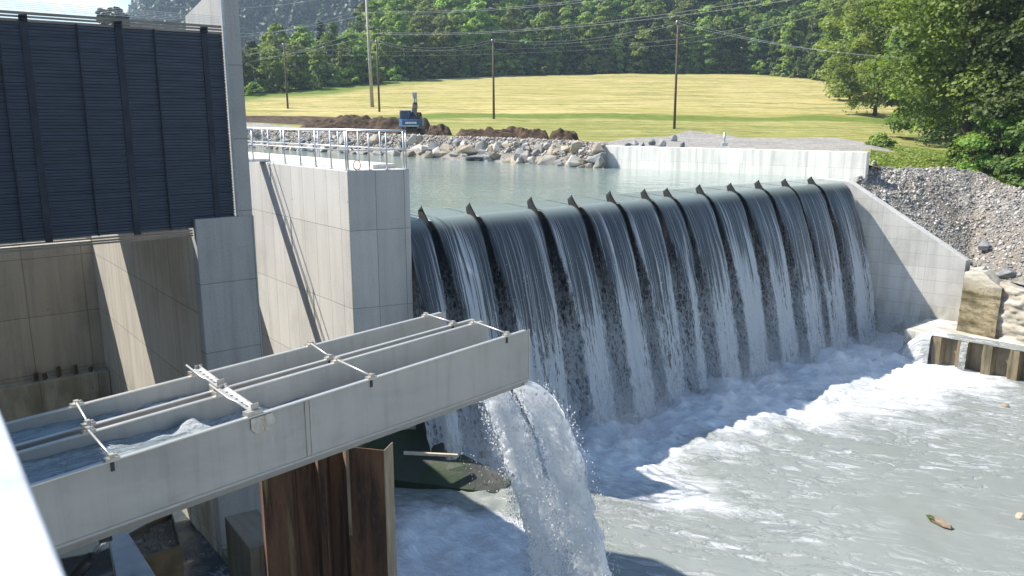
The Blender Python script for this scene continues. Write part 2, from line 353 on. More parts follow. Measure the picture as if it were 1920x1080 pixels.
# ---- ground
t = NT('ground_cover')
wp = t.n('NewGeometry').outputs['Position']
mp = lambda s, r=0: t.n('Mapping', {'Vector': wp, 'Scale': s, 'Rotation': (0, 0, r)}).outputs[0]
swath = t.noise(mp((.05, .80, 0), -.03), 1, 6, .7, 1.2); sw2 = t.noise(mp((.5, 2.6, 0)), 1, 8, .75); patch = t.noise(mp((.03, .05, 0)), 1, 4)
hay = t.mix(t.ss(t.math('ADD', t.math('MULTIPLY', swath, .6), t.math('MULTIPLY', sw2, .4)), .42, .57), (.17, .175, .045), (.49, .40, .18))
hay = t.mix(t.math('MULTIPLY', t.ss(patch, .45, .7), .45), hay, (.30, .28, .075))
grn = t.mix(t.ss(sw2, .35, .68), (.07, .12, .018), (.18, .22, .045))
fl = t.mix(t.attr('green'), hay, grn)
gv = t.n('TexVoronoi', {'Vector': mp((4.5, 4.5, 4.5)), 'Scale': 1.0}); gcol = t.n('SeparateColor', {0: gv.outputs['Color']}).outputs[0]
grav = t.mix(1.0, t.mix(gcol, (.21, .195, .18), (.38, .36, .33)), t.ramp(t.noise(mp((.25, .5, .3)), 1, 6), (.3, .8), (.7, 1.08)), 'MULTIPLY')
sl = t.noise(mp((1.1, 1.1, 1.1)), 1, 8, .7)
soil = t.mix(t.ss(sl, .35, .7), (.045, .030, .020), (.14, .10, .068))
edge_n = t.math('MULTIPLY', t.math('SUBTRACT', t.noise(mp((.6, .6, .6)), 1, 6, .7), .5), .7)
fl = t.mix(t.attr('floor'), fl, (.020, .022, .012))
c = t.mix(t.ss(t.math('ADD', t.attr('gravel'), edge_n), .42, .58), fl, grav)
c = t.mix(t.ss(t.math('ADD', t.attr('soil'), edge_n), .42, .58), c, soil)
hb = t.math('ADD', t.math('MULTIPLY', sw2, .5), gv.outputs['Distance'])
M['ground'] = t.done(t.bsdf(color=c, rough=.95, spec=.1, normal=t.bump(hb, .5, .10)))
t = NT('excavated_soil'); sl = t.noise(t.mapped((2.2, 2.2, 2.2), 'obj'), 1, 9, .72)
M['soil'] = t.done(t.bsdf(color=t.mix(t.ss(sl, .35, .7), (.045, .030, .020), (.13, .09, .062)), rough=.95, spec=.1, normal=t.bump(sl, .9, .15)))
t = NT('gravel_slope')
v = t.n('TexVoronoi', {'Vector': t.mapped((10, 10, 10), 'obj'), 'Scale': 1.0}); cc = t.n('SeparateColor', {0: v.outputs['Color']}).outputs[0]
lo = t.noise(t.mapped((.35, .35, .35), 'obj'), 1, 6, .6)
c = t.mix(cc, (.12, .11, .098), (.33, .31, .28)); c = t.mix(t.ss(lo, .40, .66), c, (.215, .185, .15))
M['gravel'] = t.done(t.bsdf(color=c, rough=.92, spec=.2, normal=t.bump(v.outputs['Distance'], .8, .08)))
def stone(name, c1, c2, sc=1.3):
    t = NT(name); a = t.noise(t.mapped((sc, sc, sc * 2.4), 'obj'), 1, 8, .65); b = t.noise(t.mapped((9, 9, 9), 'obj'), 1, 5, .7)
    rv = t.n('ObjectInfo').outputs['Random']
    c = t.mix(t.ss(a, .35, .65), c1, c2); c = t.mix(1.0, c, t.ramp(rv, (0, .68), (1, 1.22)), 'MULTIPLY')
    return t.done(t.bsdf(color=c, rough=.85, normal=t.bump(t.math('ADD', a, t.math('MULTIPLY', b, .4)), .55, .06), spec=.3))
M['stone_pale'] = stone('pale_limestone', (.42, .395, .345), (.30, .285, .26)); M['stone_grey'] = stone('blue_grey_limestone', (.17, .18, .19), (.31, .31, .31)); M['stone_tan'] = stone('tan_limestone', (.38, .33, .25), (.28, .235, .175))
M['old_wall'] = stone('weathered_wall_stone', (.42, .39, .33), (.22, .19, .14), 1.1)
t = NT('mossy_concrete'); a = t.noise(t.mapped((.9, .9, .9), 'obj'), 1, 8, .65); b = t.noise(t.mapped((6, 6, 6), 'obj'), 1, 6, .7)
c = t.mix(t.ss(a, .42, .58), (.030, .030, .026), (.014, .034, .006)); c = t.mix(t.ss(b, .52, .72), c, (.026, .060, .008))
M['moss'] = t.done(t.bsdf(color=c, rough=.6, normal=t.bump(b, .6, .03)))
t = NT('mossy_wall_stone'); a = t.noise(t.mapped((.8, .8, .8), 'obj'), 1, 8, .65); b = t.noise(t.mapped((5, 5, 12), 'obj'), 1, 6, .7)
c = t.mix(t.ss(a, .38, .62), (.10, .08, .035), (.25, .205, .12)); c = t.mix(t.ss(b, .50, .68), c, (.035, .030, .016)); c = t.mix(t.math('MULTIPLY', t.ss(t.n('SeparateXYZ', {0: t.n('NewGeometry').outputs['Position']}).outputs[2], 2.4, 3.1), .8), c, (.42, .39, .32))
M['moss_wall'] = t.done(t.bsdf(color=c, rough=.7, normal=t.bump(b, .7, .04)))
# ---- foliage
def leaf(name, dark, light, trans=.35):
    t = NT(name); tint = t.attr('tint'); rv = t.n('ObjectInfo').outputs['Random']
    c = t.mix(tint, dark, light)
    hs = t.n('HueSaturation', {'Color': c, 'Hue': t.math('ADD', .478, t.math('MULTIPLY', rv, .042)), 'Value': t.math('ADD', .62, t.math('MULTIPLY', rv, .78)), 'Saturation': .95})
    d = t.n('BsdfPrincipled', {'Base Color': hs.outputs[0], 'Roughness': .55, 'Specular IOR Level': .25}).outputs[0]
    tr = t.n('BsdfTranslucent', {'Color': t.mix(1.0, hs.outputs[0], (1.25, 1.35, .6), 'MULTIPLY')}).outputs[0]
    return t.done(t.n('MixShader', {0: trans, 1: d, 2: tr}).outputs[0])
M['leaf'] = leaf('broadleaf_foliage', (.085, .15, .026), (.33, .41, .09), .45)
M['leaf_near'] = leaf('maple_foliage', (.065, .125, .02), (.25, .33, .065), .45)
M['leaf_dark'] = leaf('dark_foliage', (.045, .09, .02), (.15, .215, .05), .35)
M['far_leaf'] = leaf('distant_foliage', (.014, .030, .018), (.07, .105, .035), .15)
M['needle'] = leaf('conifer_foliage', (.02, .042, .02), (.055, .09, .036), .15)
M['grass'] = leaf('meadow_grass', (.10, .15, .025), (.27, .31, .07), .35)
M['bark'] = plain('tree_bark', (.075, .06, .045), .9, 0, .5, 6)
M['wood_pole'] = plain('weathered_pole_wood', (.10, .075, .055), .85, 0, .4, 4)
M['pole_grey'] = plain('grey_pole_concrete', (.36, .33, .30), .8, 0, .3, 3)
M['wire'] = plain('aluminium_wire', (.30, .31, .32), .95, 0, .05)
M['log_moss'] = plain('bright_log_moss', (.06, .10, .02), .9, 0, .5, 12)
M['driftwood'] = plain('bleached_driftwood', (.24, .185, .13), .8, 0, .4, 7)
M['sun_sliver'] = plain('pale_sun_sliver', (.55, .47, .34), .75, 0, .25, 5)
M['white_paint'] = metal('white_coated_parapet', (.60, .62, .65), .4, .0, .22, (1.2, 9, 1), None, .35)
M['blue_paint'] = plain('blue_machine_paint', (.030, .10, .22), .4, 0, .2, 2, .03)
M['black_rubber'] = plain('black_rubber', (.02, .02, .022), .7)
M['dark_steel'] = plain('dark_steel', (.05, .05, .055), .5, .5, .3, 5)
M['chrome'] = plain('chromed_rod', (.7, .7, .7), .2, .9, .1, 3, 0)
M['white_mark'] = plain('white_marking', (.8, .8, .8), .5, 0, .05)
M['window'] = plain('dark_cab_glass', (.03, .05, .07), .08, 0, .1, 2, 0)
M['grey_arm'] = plain('grey_arm_paint', (.30, .34, .38), .45, .2, .25, 3, .03)
M['beam_steel'] = metal('blue_grey_beam_steel', (.42, .45, .48), .5, .4, .35, (3, 3, 1), (.20, .17, .13))
M['timber'] = plain('wet_timber', (.10, .075, .04), .8, 0, .5, 5)

# ================================================================== RESERVOIR, WEIR, FALLING WATER
ZR = 7.06; ZC = 7.0; ZP = -0.6
A = at(772, 411, ZC); B = at(1567, 341, ZC)
eA, nA = EN(A); eB, nB = EN(B); NC = (nA + nB) / 2
EA = EN(at(768, 317, 8.6))[0] + .03; EB = eB + .35
# weir body
prof = [(-1.6, 4.0), (-1.0, 6.4), (-.5, 6.82), (0, 6.86), (.12, 6.7), (.2, 6.0), (.35, 3), (.6, -2), (-1.6, -2)]
mb = MB(); L = [W(EA - .5, NC + n, z) for n, z in prof]; Rr = [W(EB + .5, NC + n, z) for n, z in prof]
mb.face(L); mb.face(Rr[::-1])
for i in range(len(prof)):
    j = (i + 1) % len(prof); mb.face([L[i], L[j], Rr[j], Rr[i]])
weir = empty('weir', W((EA + EB) / 2, NC, ZP), 'dark concrete overflow weir with a row of curved black splitter blades on its crest', 'weir')
mb.build('weir_body', M['dark_concrete'], weir)
finpx = [(793, 404), (883, 396), (998, 387), (1074, 379), (1146, 374), (1211, 367), (1253, 367), (1314, 362), (1372, 356), (1424, 351), (1474, 347), (1523, 343)]
fe = []
for px, py in finpx:
    r = ray(px, py)                                 # E where the picture column meets the crest plane
    k = NC / (r.x * NV.x + r.y * NV.y); fe.append((r.x * EV.x + r.y * EV.y) * k)
for e in fe:
    tall = rnd.uniform(.9, 1.12)
    sec = [(-.06, 7.0 + .40 * tall, .008), (-.02, 7.0 + .29 * tall, .032), (.05, 7.17, .062), (.15, 7.05, .08), (.28, 6.92, .085), (.40, 6.75, .08), (.46, 6.5, .06)]
    mb = MB(); F4 = []
    for n, z, w in sec:
        w *= .72
        F4.append([W(e - w, NC + n - .22, z - .18), W(e - w * .7, NC + n, z), W(e + w * .7, NC + n, z), W(e + w, NC + n - .22, z - .18)])
    for i in range(len(sec) - 1):
        for k in range(3): mb.face([F4[i][k], F4[i + 1][k], F4[i + 1][k + 1], F4[i][k + 1]], True)
        mb.face([F4[i][3], F4[i + 1][3], F4[i + 1][0], F4[i][0]])
    mb.face(F4[0]); mb.face(F4[-1][::-1])
    mb.build('flow_splitter', M['fin'], weir)
rebase(weir, W((EA + EB) / 2, NC, ZP))
# sheets
KN = 1.03
fall = empty('waterfall', W((EA + EB) / 2, NC + 2.8, ZP), 'wide curtain of water falling over the weir in thirteen sheets', 'waterfall')
edges = [EA] + fe + [EB]
hs = np.concatenate([np.linspace(0, 1, 30)[:-1] ** 1.6 * .8, np.linspace(.8, 7.75, 110)])
napp = np.linspace(-1.6, 0, 12)[:-1]
for i in range(len(edges) - 1):
    e0, e1 = edges[i], edges[i + 1]; broken = (i == 6)
    nu = max(24, int((e1 - e0) * 34)); uu = np.linspace(0, 1, nu)
    H = np.concatenate([np.zeros(len(napp)), hs]); nv = len(H)
    gapl = (.0 if i == 0 else 1) * (.09 + .085 * np.sqrt(H) - .010 * H) * (1.1 - .35 * i / 12) * rnd.uniform(.55, 1.25); gapr = (.0 if i == len(edges) - 2 else 1) * (.065 + .050 * np.sqrt(H) - .008 * H) * (1.1 - .35 * i / 12) * rnd.uniform(.5, 1.3)
    ap = sstep(-.35, 0, napp); gapl[:len(napp)] *= ap; gapr[:len(napp)] *= ap
    wmax = (e1 - e0) * .38; gapl = np.minimum(gapl, wmax); gapr = np.minimum(gapr, wmax)
    E_ = (e0 + gapl)[None, :] + uu[:, None] * ((e1 - gapr) - (e0 + gapl))[None, :]
    ndir = KN * np.sqrt(hs) * (1 + .03 * math.sin(i * 2.1))
    N_ = np.concatenate([napp, ndir])[None, :] + 0 * E_
    Z_ = np.concatenate([ZC + (ZR - ZC) * sstep(0, 1, -napp / 1.6), ZC - hs])[None, :] + 0 * E_
    Hg = H[None, :] + 0 * E_
    amp = .006 + .11 * sstep(.2, 7, Hg) + (.12 if broken else 0) * sstep(.0, 1, Hg)
    d = (fbm(E_ * 4.2, Hg * .25, 5 + i, 4) - .47) * 2 * amp * (Hg > 0) + (fbm(E_ * 9, Hg * 3, 40 + i, 3) - .45) * .10 * sstep(2, 7.5, Hg)
    side = np.minimum(uu, 1 - uu)[:, None]
    thick = -.16 * np.clip(1 - side / .16, 0, 1) ** 2 * sstep(.1, 1.5, Hg)          # the sheet's sides curl back
    N_ = N_ + (d + thick) * sstep(0, .5, Hg); Z_ = Z_ + d * .3 * (1 - sstep(0, 2, Hg))
    V = np.stack([EV.x * E_ + NV.x * (N_ + NC), EV.y * E_ + NV.y * (N_ + NC), Z_], -1)
    ed = (np.minimum(uu, 1 - uu)[:, None] * (e1 - e0)) + 0 * E_
    if i == 0: ed = np.maximum(ed, 1 - uu[:, None] + 0 * E_)
    uv = np.stack([E_ * 1.0, Hg], -1).reshape(-1, 2)
    o = npmesh('water_sheet', V, gridfaces(nu, nv), M['curtain'], fall, True, uv, None, {'Edge': np.stack([ed, Hg], -1).reshape(-1, 2)})
# splashing water on the weir face behind the sheets
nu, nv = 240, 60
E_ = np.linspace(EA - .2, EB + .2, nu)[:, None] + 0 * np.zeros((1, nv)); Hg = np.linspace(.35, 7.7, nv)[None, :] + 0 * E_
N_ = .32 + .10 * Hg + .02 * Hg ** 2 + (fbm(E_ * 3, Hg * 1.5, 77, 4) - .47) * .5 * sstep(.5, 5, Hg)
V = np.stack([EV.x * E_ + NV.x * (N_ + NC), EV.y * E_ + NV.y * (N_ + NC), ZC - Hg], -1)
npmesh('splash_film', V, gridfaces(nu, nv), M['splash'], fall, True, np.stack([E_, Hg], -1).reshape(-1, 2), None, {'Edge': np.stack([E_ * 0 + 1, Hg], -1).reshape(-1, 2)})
rebase(fall, W((EA + EB) / 2, NC + 2.8, ZP))
# reservoir surface
nE = np.concatenate([np.linspace(-40, EA - .3, 12), np.linspace(EA, EB + 1, 60)[1:], np.linspace(EB + 1, 70, 8)[1:]])
nN = np.concatenate([[-.3, -.5, -.75, -1.05, -1.35], -np.geomspace(1.6, 120, 60)])
E_, N_ = np.meshgrid(nE, nN, indexing='ij')
V = np.stack([EV.x * E_ + NV.x * (N_ + NC), EV.y * E_ + NV.y * (N_ + NC), 0 * E_ + np.where(N_ > -1.59, ZC + (ZR - ZC) * sstep(0, 1, -N_ / 1.6) - .008, ZR)], -1)
Fr = gridfaces(len(nE), len(nN)); ec_ = E_.ravel()[Fr].mean(1); nc_ = N_.ravel()[Fr].mean(1); Fr = Fr[(ec_ > EA - .35) | (nc_ + NC < -32.6)]
o = npmesh('reservoir_water', V, Fr, M['reservoir'], None, True, np.stack([E_, N_], -1).reshape(-1, 2))
tag(o, kind='structure')
# pool
def axis(pts, st):
    out = [pts[0]]
    while out[-1] < pts[-1]: out.append(out[-1] + st(out[-1]))
    return np.array(out)
nE = axis([-14, 80], lambda e: .13 if 7 < e < 42 else .9); nN = axis([NC + .4, 8], lambda n: .12 if n < NC + 17 else .6)
E_, N_ = np.meshgrid(nE, nN, indexing='ij'); dN = N_ - NC
X_ = EV.x * E_ + NV.x * N_; Y_ = EV.y * E_ + NV.y * N_
inw = sstep(EA - 1, EA + 1.5, E_) * sstep(EB + 5.5, EB + 1.5, E_)
big = fbm(E_ * .35, N_ * .22, 3, 4) - .47
near = np.exp(-((dN - 3.0) / 2.6) ** 2)
foam = (.34 * sstep(8.5 + 7 * big, 3.8, dN) + .50 * sstep(14.5 + 10 * big, 5.5, dN)) * inw + .20 + .50 * big
foam = foam + .35 * sstep(16, 5, dN) * sstep(EB - 9, EB + 1, E_) * sstep(EB + 9, EB + 3, E_)        # race along the right bank
foam = foam - .18 * np.exp(-((E_ - 13.6) / 1.5) ** 2 - ((dN - 5.5) / 2.2) ** 2)
q2 = np.exp(-((X_ + 1.4) / 2.5) ** 4 - ((Y_ - 17.6) / 3.4) ** 4)                                    # boil between pile wall and sill
foam = np.maximum(foam, 1.15 * q2)
foam = foam * (1 - .85 * np.exp(-((X_ + .6) / 1.6) ** 2 - ((Y_ - 21.3) / .9) ** 2))
hgt = (fbm(E_ * .55, N_ * .45, 11, 5) - .47) * (.12 + .65 * near * inw + .30 * sstep(9, 3, dN) * inw + .6 * q2) + .22 * near * inw * (.5 + fbm(E_ * .9, N_ * .5, 21, 3))
hgt = hgt + (fbm(E_ * 2.6, N_ * 2.0, 31, 4) - .47) * (.05 + .42 * near * inw + .26 * sstep(9, 2, dN) * inw + .4 * q2) + (fbm(E_ * 6, N_ * 5, 36, 3) - .44) * (.20 * near * inw + .10 * sstep(9, 2, dN) * inw + .2 * q2)
hgt = hgt + .25 * q2
V = np.stack([X_, Y_, ZP + hgt], -1)
o = npmesh('pool_water', V, gridfaces(len(nE), len(nN)), M['pool'], None, True, np.stack([X_ * .94 - Y_ * .34, X_ * .34 + Y_ * .94], -1).reshape(-1, 2), {'foam': np.clip(foam, 0, 1)})
tag(o, kind='structure')
# ---- drops
def droplets(name, P, size, stretch=None, parent=None):
    P = np.asarray(P); n = len(P); rg = np.random.RandomState(n)
    D = rg.normal(size=(n, 4, 3)); D /= np.linalg.norm(D, axis=2, keepdims=True)
    V = P[:, None, :] + D * np.asarray(size).reshape(-1, 1, 1) * (1 if stretch is None else np.asarray(stretch)[None, None, :])
    b = np.arange(n)[:, None] * 4
    F = np.concatenate([b + np.array([0, 1, 2]), b + np.array([0, 3, 1]), b + np.array([1, 3, 2]), b + np.array([2, 3, 0])], 0)
    return npmesh(name, V.reshape(-1, 3), F, M['drops'], parent)
rg = np.random.RandomState(4)
n = 14000
e = rg.uniform(EA, EB + 1.5, n); hh = rg.exponential(.75, n); dn = 2.9 + rg.normal(0, .8, n) - .25 * np.minimum(hh, 3)
P = np.stack([EV.x * e + NV.x * (NC + dn), EV.y * e + NV.y * (NC + dn), ZP + .2 + hh * .8], -1)
n2 = 5000
e = rg.uniform(EA, EB, n2); h2 = rg.uniform(1.5, 7.4, n2) ; dn = KN * np.sqrt(h2) + rg.normal(0.02, .09 + .02 * h2, n2)
P2 = np.stack([EV.x * e + NV.x * (NC + dn), EV.y * e + NV.y * (NC + dn), ZC - h2], -1)
tag(droplets('spray', np.concatenate([P, P2]), np.concatenate([rg.uniform(.008, .030, n), rg.uniform(.008, .022, n2)])), kind='stuff')

# ================================================================== PIER, RAILING, FOOTBRIDGE
ZD = 8.6
FL = at(651, 320, ZD); FR = at(768, 317, ZD); UP = -NV
def fp(p, e=0, n=0): return p + EV * e + NV * n
BL = FL + UP * 19; BR = FR + UP * 19
mb = MB()
def q3(p, z): return Vector((p.x, p.y, z))
taper = .02
mb.prism([FL, FR, BR, BL], -3, ZD)
pier = mb.build('concrete_pier', M['pier'], None, .03)
tag(pier, 'tall pale concrete pier between the weir and the bay, sunlit left face, railing on top', 'pier')
# raised kerb on the deck
mb = MB(); k0 = FL + EV * .95 + UP * .25; mb.prism([k0, k0 + EV * .75, k0 + EV * .75 + UP * 18, k0 + UP * 18], ZD - .02, ZD + .13)
tag(mb.build('deck_kerb', M['white_wall'], None, .02), 'low white concrete kerb running along the pier deck inside the railing', 'kerb')
rl = empty('pier_railing', FL, 'galvanised tube railing with mid rail around the deck of the pier', 'railing')
ins = .07
pL = FL + EV * ins - NV * ins; pR = FR - EV * ins - NV * ins
posts = [pL + UP * d for d in (0, .12, 1.05, 2.1, 3.2, 4.4, 5.7, 7.2, 8.8, 10.6, 12.4)]
posts2 = [pR + UP * d for d in (0, .14, 1.5, 2.9, 4.3, 5.8, 7.3, 9.0, 10.8, 12.6)]
fr = [pL.lerp(pR, f) for f in (.36, .66)]
def post(p, h=1.1, r=.024):
    m = MB(); m.tube([q3(p, ZD), q3(p, ZD + h)], r, 8); m.box(q3(p, ZD + .008), (.11, .11, .016), TE); m.build('post', M['galv'], rl)
for p in posts + posts2 + fr: post(p)
for p0, p1 in ((pL, pL + UP * 12.5), (pR, pR + UP * 12.7), (pL, pR)):
    for h, r in ((1.1, .024), (.56, .018)):
        m = MB(); m.tube([q3(p0, ZD + h), q3(p1, ZD + h)], r, 8); m.build('rail', M['galv'], rl)
rebase(rl, FL)
# small orange loop hanging from the railing
m = MB(); c0 = q3(pL + EV * .28, ZD + .14); m.tube([c0 + EV * (.11 * math.cos(a)) + Vector((0, 0, .14 * math.sin(a))) for a in np.linspace(0, 2 * PI, 15)], .014, 6, False)
tag(m.build('rope_loop', plain('orange_rope', (.5, .22, .08), .8), None), 'small orange rope loop lying at the corner of the pier deck', 'rope')

# intake tower: slim wall + lower block; k = .7 along the picture rays
KT = .87
T = Vector((-6.7 * KT, 21.2 * KT, 0)); eT, nT = EN(T)              # front right corner
def onray(px, n):                                                   # E at which picture column px meets plane N = n (level view)
    x = (px - 960) / FPX * CP; k = n / (x * NV.x + NV.y); return k * (x * EV.x + EV.y)
def onpix(px, py, n):
    r = ray(px, py); k = n / (r.x * NV.x + r.y * NV.y); p = r * k; return (p.x * EV.x + p.y * EV.y, CH + p.z)
eBR, zb1 = onpix(476, 405, nT); eBL, zb2 = onpix(365, 410, nT); eSR, _ = onpix(473, 380, nT); eSL, _ = onpix(446, 380, nT)
ZB = (zb1 + zb2) / 2
LT = 11.1
tower = empty('intake_tower', W(eBR, nT, 1.5), 'tall slim concrete tower wall with a thicker lower block, right of the dark slatted screen', 'tower wall')
mb = MB(); mb.prism([W(eBL, nT), W(eBR, nT), W(eBR, nT - LT), W(eBL, nT - LT)][0:4], -2, ZB); mb.build('lower_block', M['tower'], tower, .02)
mb = MB()
prf = [(-.02, ZB - .01), (-.02, 12.95), (-2.7, 12.45), (-3.0, 9.3), (-LT, 9.3), (-LT, ZB - .01)]
La = [W(eSL, nT + n_, z_) for n_, z_ in prf]; Lb = [W(eSR, nT + n_, z_) for n_, z_ in prf]; mb.face(La); mb.face(Lb[::-1])
for i in range(6):
    j = (i + 1) % 6; mb.face([La[i], La[j], Lb[j], Lb[i]])
mb.build('upper_wall', M['tower'], tower, .015)
mb = MB(); mb.bar(W(eSL - .03, nT + .0, ZB + .02), W(eSL - .03, nT + .0, 12.7), .04, .05); mb.build('guide_rail', M['galv'], tower)
rebase(tower, W(eBR, nT, 1.5))
# screen
nS = nT - .12
eX0, zt0 = onpix(0, 40, nS); eX1, zt1 = onpix(425, 60, nS); _, zbt = onpix(0, 455, nS)
_, zbt2 = onpix(360, 430, nS)
zt = (zt0 + zt1) / 2; zb = (zbt + zbt2) / 2
scr = empty('slatted_screen', W((eX0 + eX1) / 2, nS, zb), 'large dark blue slatted screen hanging over the intake chamber', 'screen')
eS0, eS1 = eX0 - 3.0, eSL - .05
pitch = .062; nsl = int((zt - zb) / pitch)
ms = MB()
for k in range(nsl):
    z = zb + k * pitch + .03; dz = rnd.uniform(-.004, .004)
    p = [W(eS0, nS - .012, z - .022 + dz), W(eS1, nS - .012, z - .022 + dz), W(eS1, nS + .02, z + .021 + dz), W(eS0, nS + .02, z + .021 + dz)]
    ms.face(p); ms.face([W(eS0, nS + .02, z + .021 + dz), W(eS1, nS + .02, z + .021 + dz), W(eS1, nS + .012, z + .030 + dz), W(eS0, nS + .012, z + .030 + dz)])
ms.build('slat_panel', M['slat'], scr)
ms = MB(); ms.prism([W(eS0, nS - .06), W(eS1, nS - .06), W(eS1, nS - .05), W(eS0, nS - .05)], zb + .02, zt - .02); ms.build('backing_sheet', M['slat_post'], scr)
for px, w in ((68, .13), (240, .13), (396, .12)):
    e, _ = onpix(px, 250, nS); m = MB(); m.prism([W(e - w / 2, nS + .03), W(e - w / 2, nS - .05 + .0), W(e + w / 2, nS - .05), W(e + w / 2, nS + .03)][::-1], zb - .04, zt + .09); m.build('post', M['slat_post'], scr)
    m = MB()
    for dz in (.02, .09): m.tube([W(e - .07, nS + .05, zt + dz), W(e + .07, nS + .05, zt + dz)], .03, 8)
    m.build('bolt', M['slat_post'], scr)
for px in (165, 305, 20):
    e, _ = onpix(px, 250, nS); m = MB(); m.bar(W(e, nS + .024, zb), W(e, nS + .024, zt), .06, .010); m.build('stiffener', M['slat_post'], scr)
m = MB()
for dz, h_ in ((.035, .05), (.105, .035), (.17, .05)): m.bar(W(eS0, nS - .02, zt + dz - .03), W(eS1, nS - .02, zt + dz - .03), .06, h_)
m.build('top_beam', M['screen_beam'], scr)
m = MB()
for dz in (.05, .11, .16): m.bar(W(eS0, nS - .02, zb - dz), W(eBL - .03, nS - .02, zb - dz), .05, .032)
m.build('bottom_beam', M['screen_beam'], scr)
m = MB()
for k in range(5): m.tube([W(eS0, nS - .02, zt + .22 + k * .034), W(eS1, nS - .02, zt + .22 + k * .034)], .0035, 4, False)
m.build('top_wire', M['galv'], scr)
rebase(scr, W((eX0 + eX1) / 2, nS, zb))
# chamber
NBK = nT - 11.1; ZBW = 6.1
mb = MB(); mb.prism([W(-12, NBK), W(eBL - .012, NBK), W(eBL - .012, NBK - .8), W(-12, NBK - .8)], -2, ZBW)
tag(mb.build('chamber_wall', M['chamber'], None, .02), 'stained concrete back wall of the chamber below the slatted screen', 'wall')
mb = MB(); mb.prism([W(-12, NBK + .55), W(eBL - .01, NBK + .55), W(eBL - .01, NBK + .004), W(-12, NBK + .004)], -2, 1.75)
tag(mb.build('chamber_sill', M['chamber'], None, .03), 'low concrete sill along the foot of the chamber back wall', 'sill')
for px, h_ in ((75, .5), (92, .35), (118, .62), (150, .55), (178, .3)):
    e, _ = onpix(px, 760, NBK + .3); p = W(e, NBK + .28, 1.75); m = MB(); m.bar(p, p + Vector((rnd.uniform(-.03, .03), 0, h_ * .55)), .17, .06)
    tag(m.build('timber_stake', M['timber'], None), 'dark wet timber stake standing on the sill at the foot of the chamber wall', 'stake', 'timber stakes on the chamber sill')
mb = MB(); mb.prism([W(-12, nS - 1.0), W(eBL - .012, nS - 1.0), W(eBL - .012, NBK + 2.7), W(-12, NBK + 2.7)], 8.25, 8.6)
tag(mb.build('deck_slab', M['tower'], None, .02), 'concrete deck slab over the chamber behind the slatted screen', 'deck')
# inner face of the tower block towards the chamber gets its own thin lining of stained concrete
mb = MB(); mb.prism([W(eBL - .004, nT - .35), W(eBL + .05, nT - .35), W(eBL + .05, NBK), W(eBL - .004, NBK)][::-1], -2.2, ZB - .01)
tag(mb.build('chamber_side_wall', M['chamber'], None), 'chamber side wall with a slanting strip of sunlight and dark vertical streaks', 'wall')
# bay dam between tower and pier
ep, _np = EN(FL)
mb = MB(); mb.prism([W(-14, -31.2), W(ep - .01, -31.2), W(ep - .01, -32), W(-14, -32)], -3, 7.9)
tag(mb.build('bay_wall', M['chamber'], None, .02), 'concrete wall closing the bay left of the pier', 'wall')
nb = EN(FL)[1] - 6.3
fb = empty('footbridge', W(ep - 2.5, nb, ZD), 'narrow steel footbridge crossing the bay to the pier deck', 'footbridge')
m = MB(); m.prism([W(ep - 5.2, nb + .25), W(ep + .2, nb + .25), W(ep + .2, nb - .25), W(ep - 5.2, nb - .25)], ZD + .02, ZD + .10); m.build('walkway', M['galv'], fb)
for dn in (.24, -.24):
    for h in (.55, 1.1):
        m = MB(); m.tube([W(ep - 5.2, nb + dn, ZD + h), W(ep - .35, nb + dn, ZD + h)], .03, 6); m.build('rail', M['galv'], fb)
    for k in range(5):
        m = MB(); m.tube([W(ep - 5.1 + k * 1.18, nb + dn, ZD + .1), W(ep - 5.1 + k * 1.18, nb + dn, ZD + 1.1)], .025, 6); m.build('post', M['galv'], fb)
rebase(fb, W(ep - 2.5, nb, ZD))
# unseen block added left of the frame to shade the near end of the flume
shade_blk = empty('flume_shade_block', W(-5, -10, 2), 'unseen plain block added left of the flume to shade its near end', 'shade block')
mb = MB(); mb.prism([W(-10, -4.6), W(-2.5, -4.6), W(-2.5, -20), W(-10, -20)][::-1], -2, 13.3); mb.build('wall', M['tower'], shade_blk)
mb = MB(); mb.prism([W(-10.3, -4.4), W(-2.3, -4.4), W(-2.3, -20.3), W(-10.3, -20.3)][::-1], 13.303, 13.6); mb.build('shade_block_cap', M['dark_steel'], shade_blk)
rebase(shade_blk, W(-5, -10, 2))

# ================================================================== RIGHT ABUTMENT AND WING WALL
cR = at(1622, 336, ZR); cF = at(1132, 314, ZR); topz = 8.42
dW = (cF - cR).normalized(); bk = Vector((-dW.y, dW.x, 0))
if bk.dot(EV) < 0: bk = -bk
mb = MB(); th = .42; mb.prism([cR, cR + bk * th, cF + bk * th, cF][::-1], 5, topz)
tag(mb.build('abutment_wall', M['white_wall'], None, .02), 'low white concrete wall along the right side of the reservoir', 'wall')
eW = max(EN(at(1597, 341, 6.95))[0], EB - .05)
endw = atY(1808, 488, 1); 
nE1 = NC + 5.6
r = ray(1812, 489); k = nE1 / (r.x * NV.x + r.y * NV.y); pe = r * k; eEnd = pe.dot(EV); zEnd = CH + pe.z
r = ray(1640, 336); n0w = NC + .15
mb = MB(); thk = .5
e0w = eB + .30
b8 = [W(e0w, NC - 1.2, -3), W(eEnd, nE1, -3), W(eEnd + thk, nE1, -3), W(e0w + thk, NC - 1.2, -3)]
zt_ = [7.02, zEnd, zEnd, 7.02]
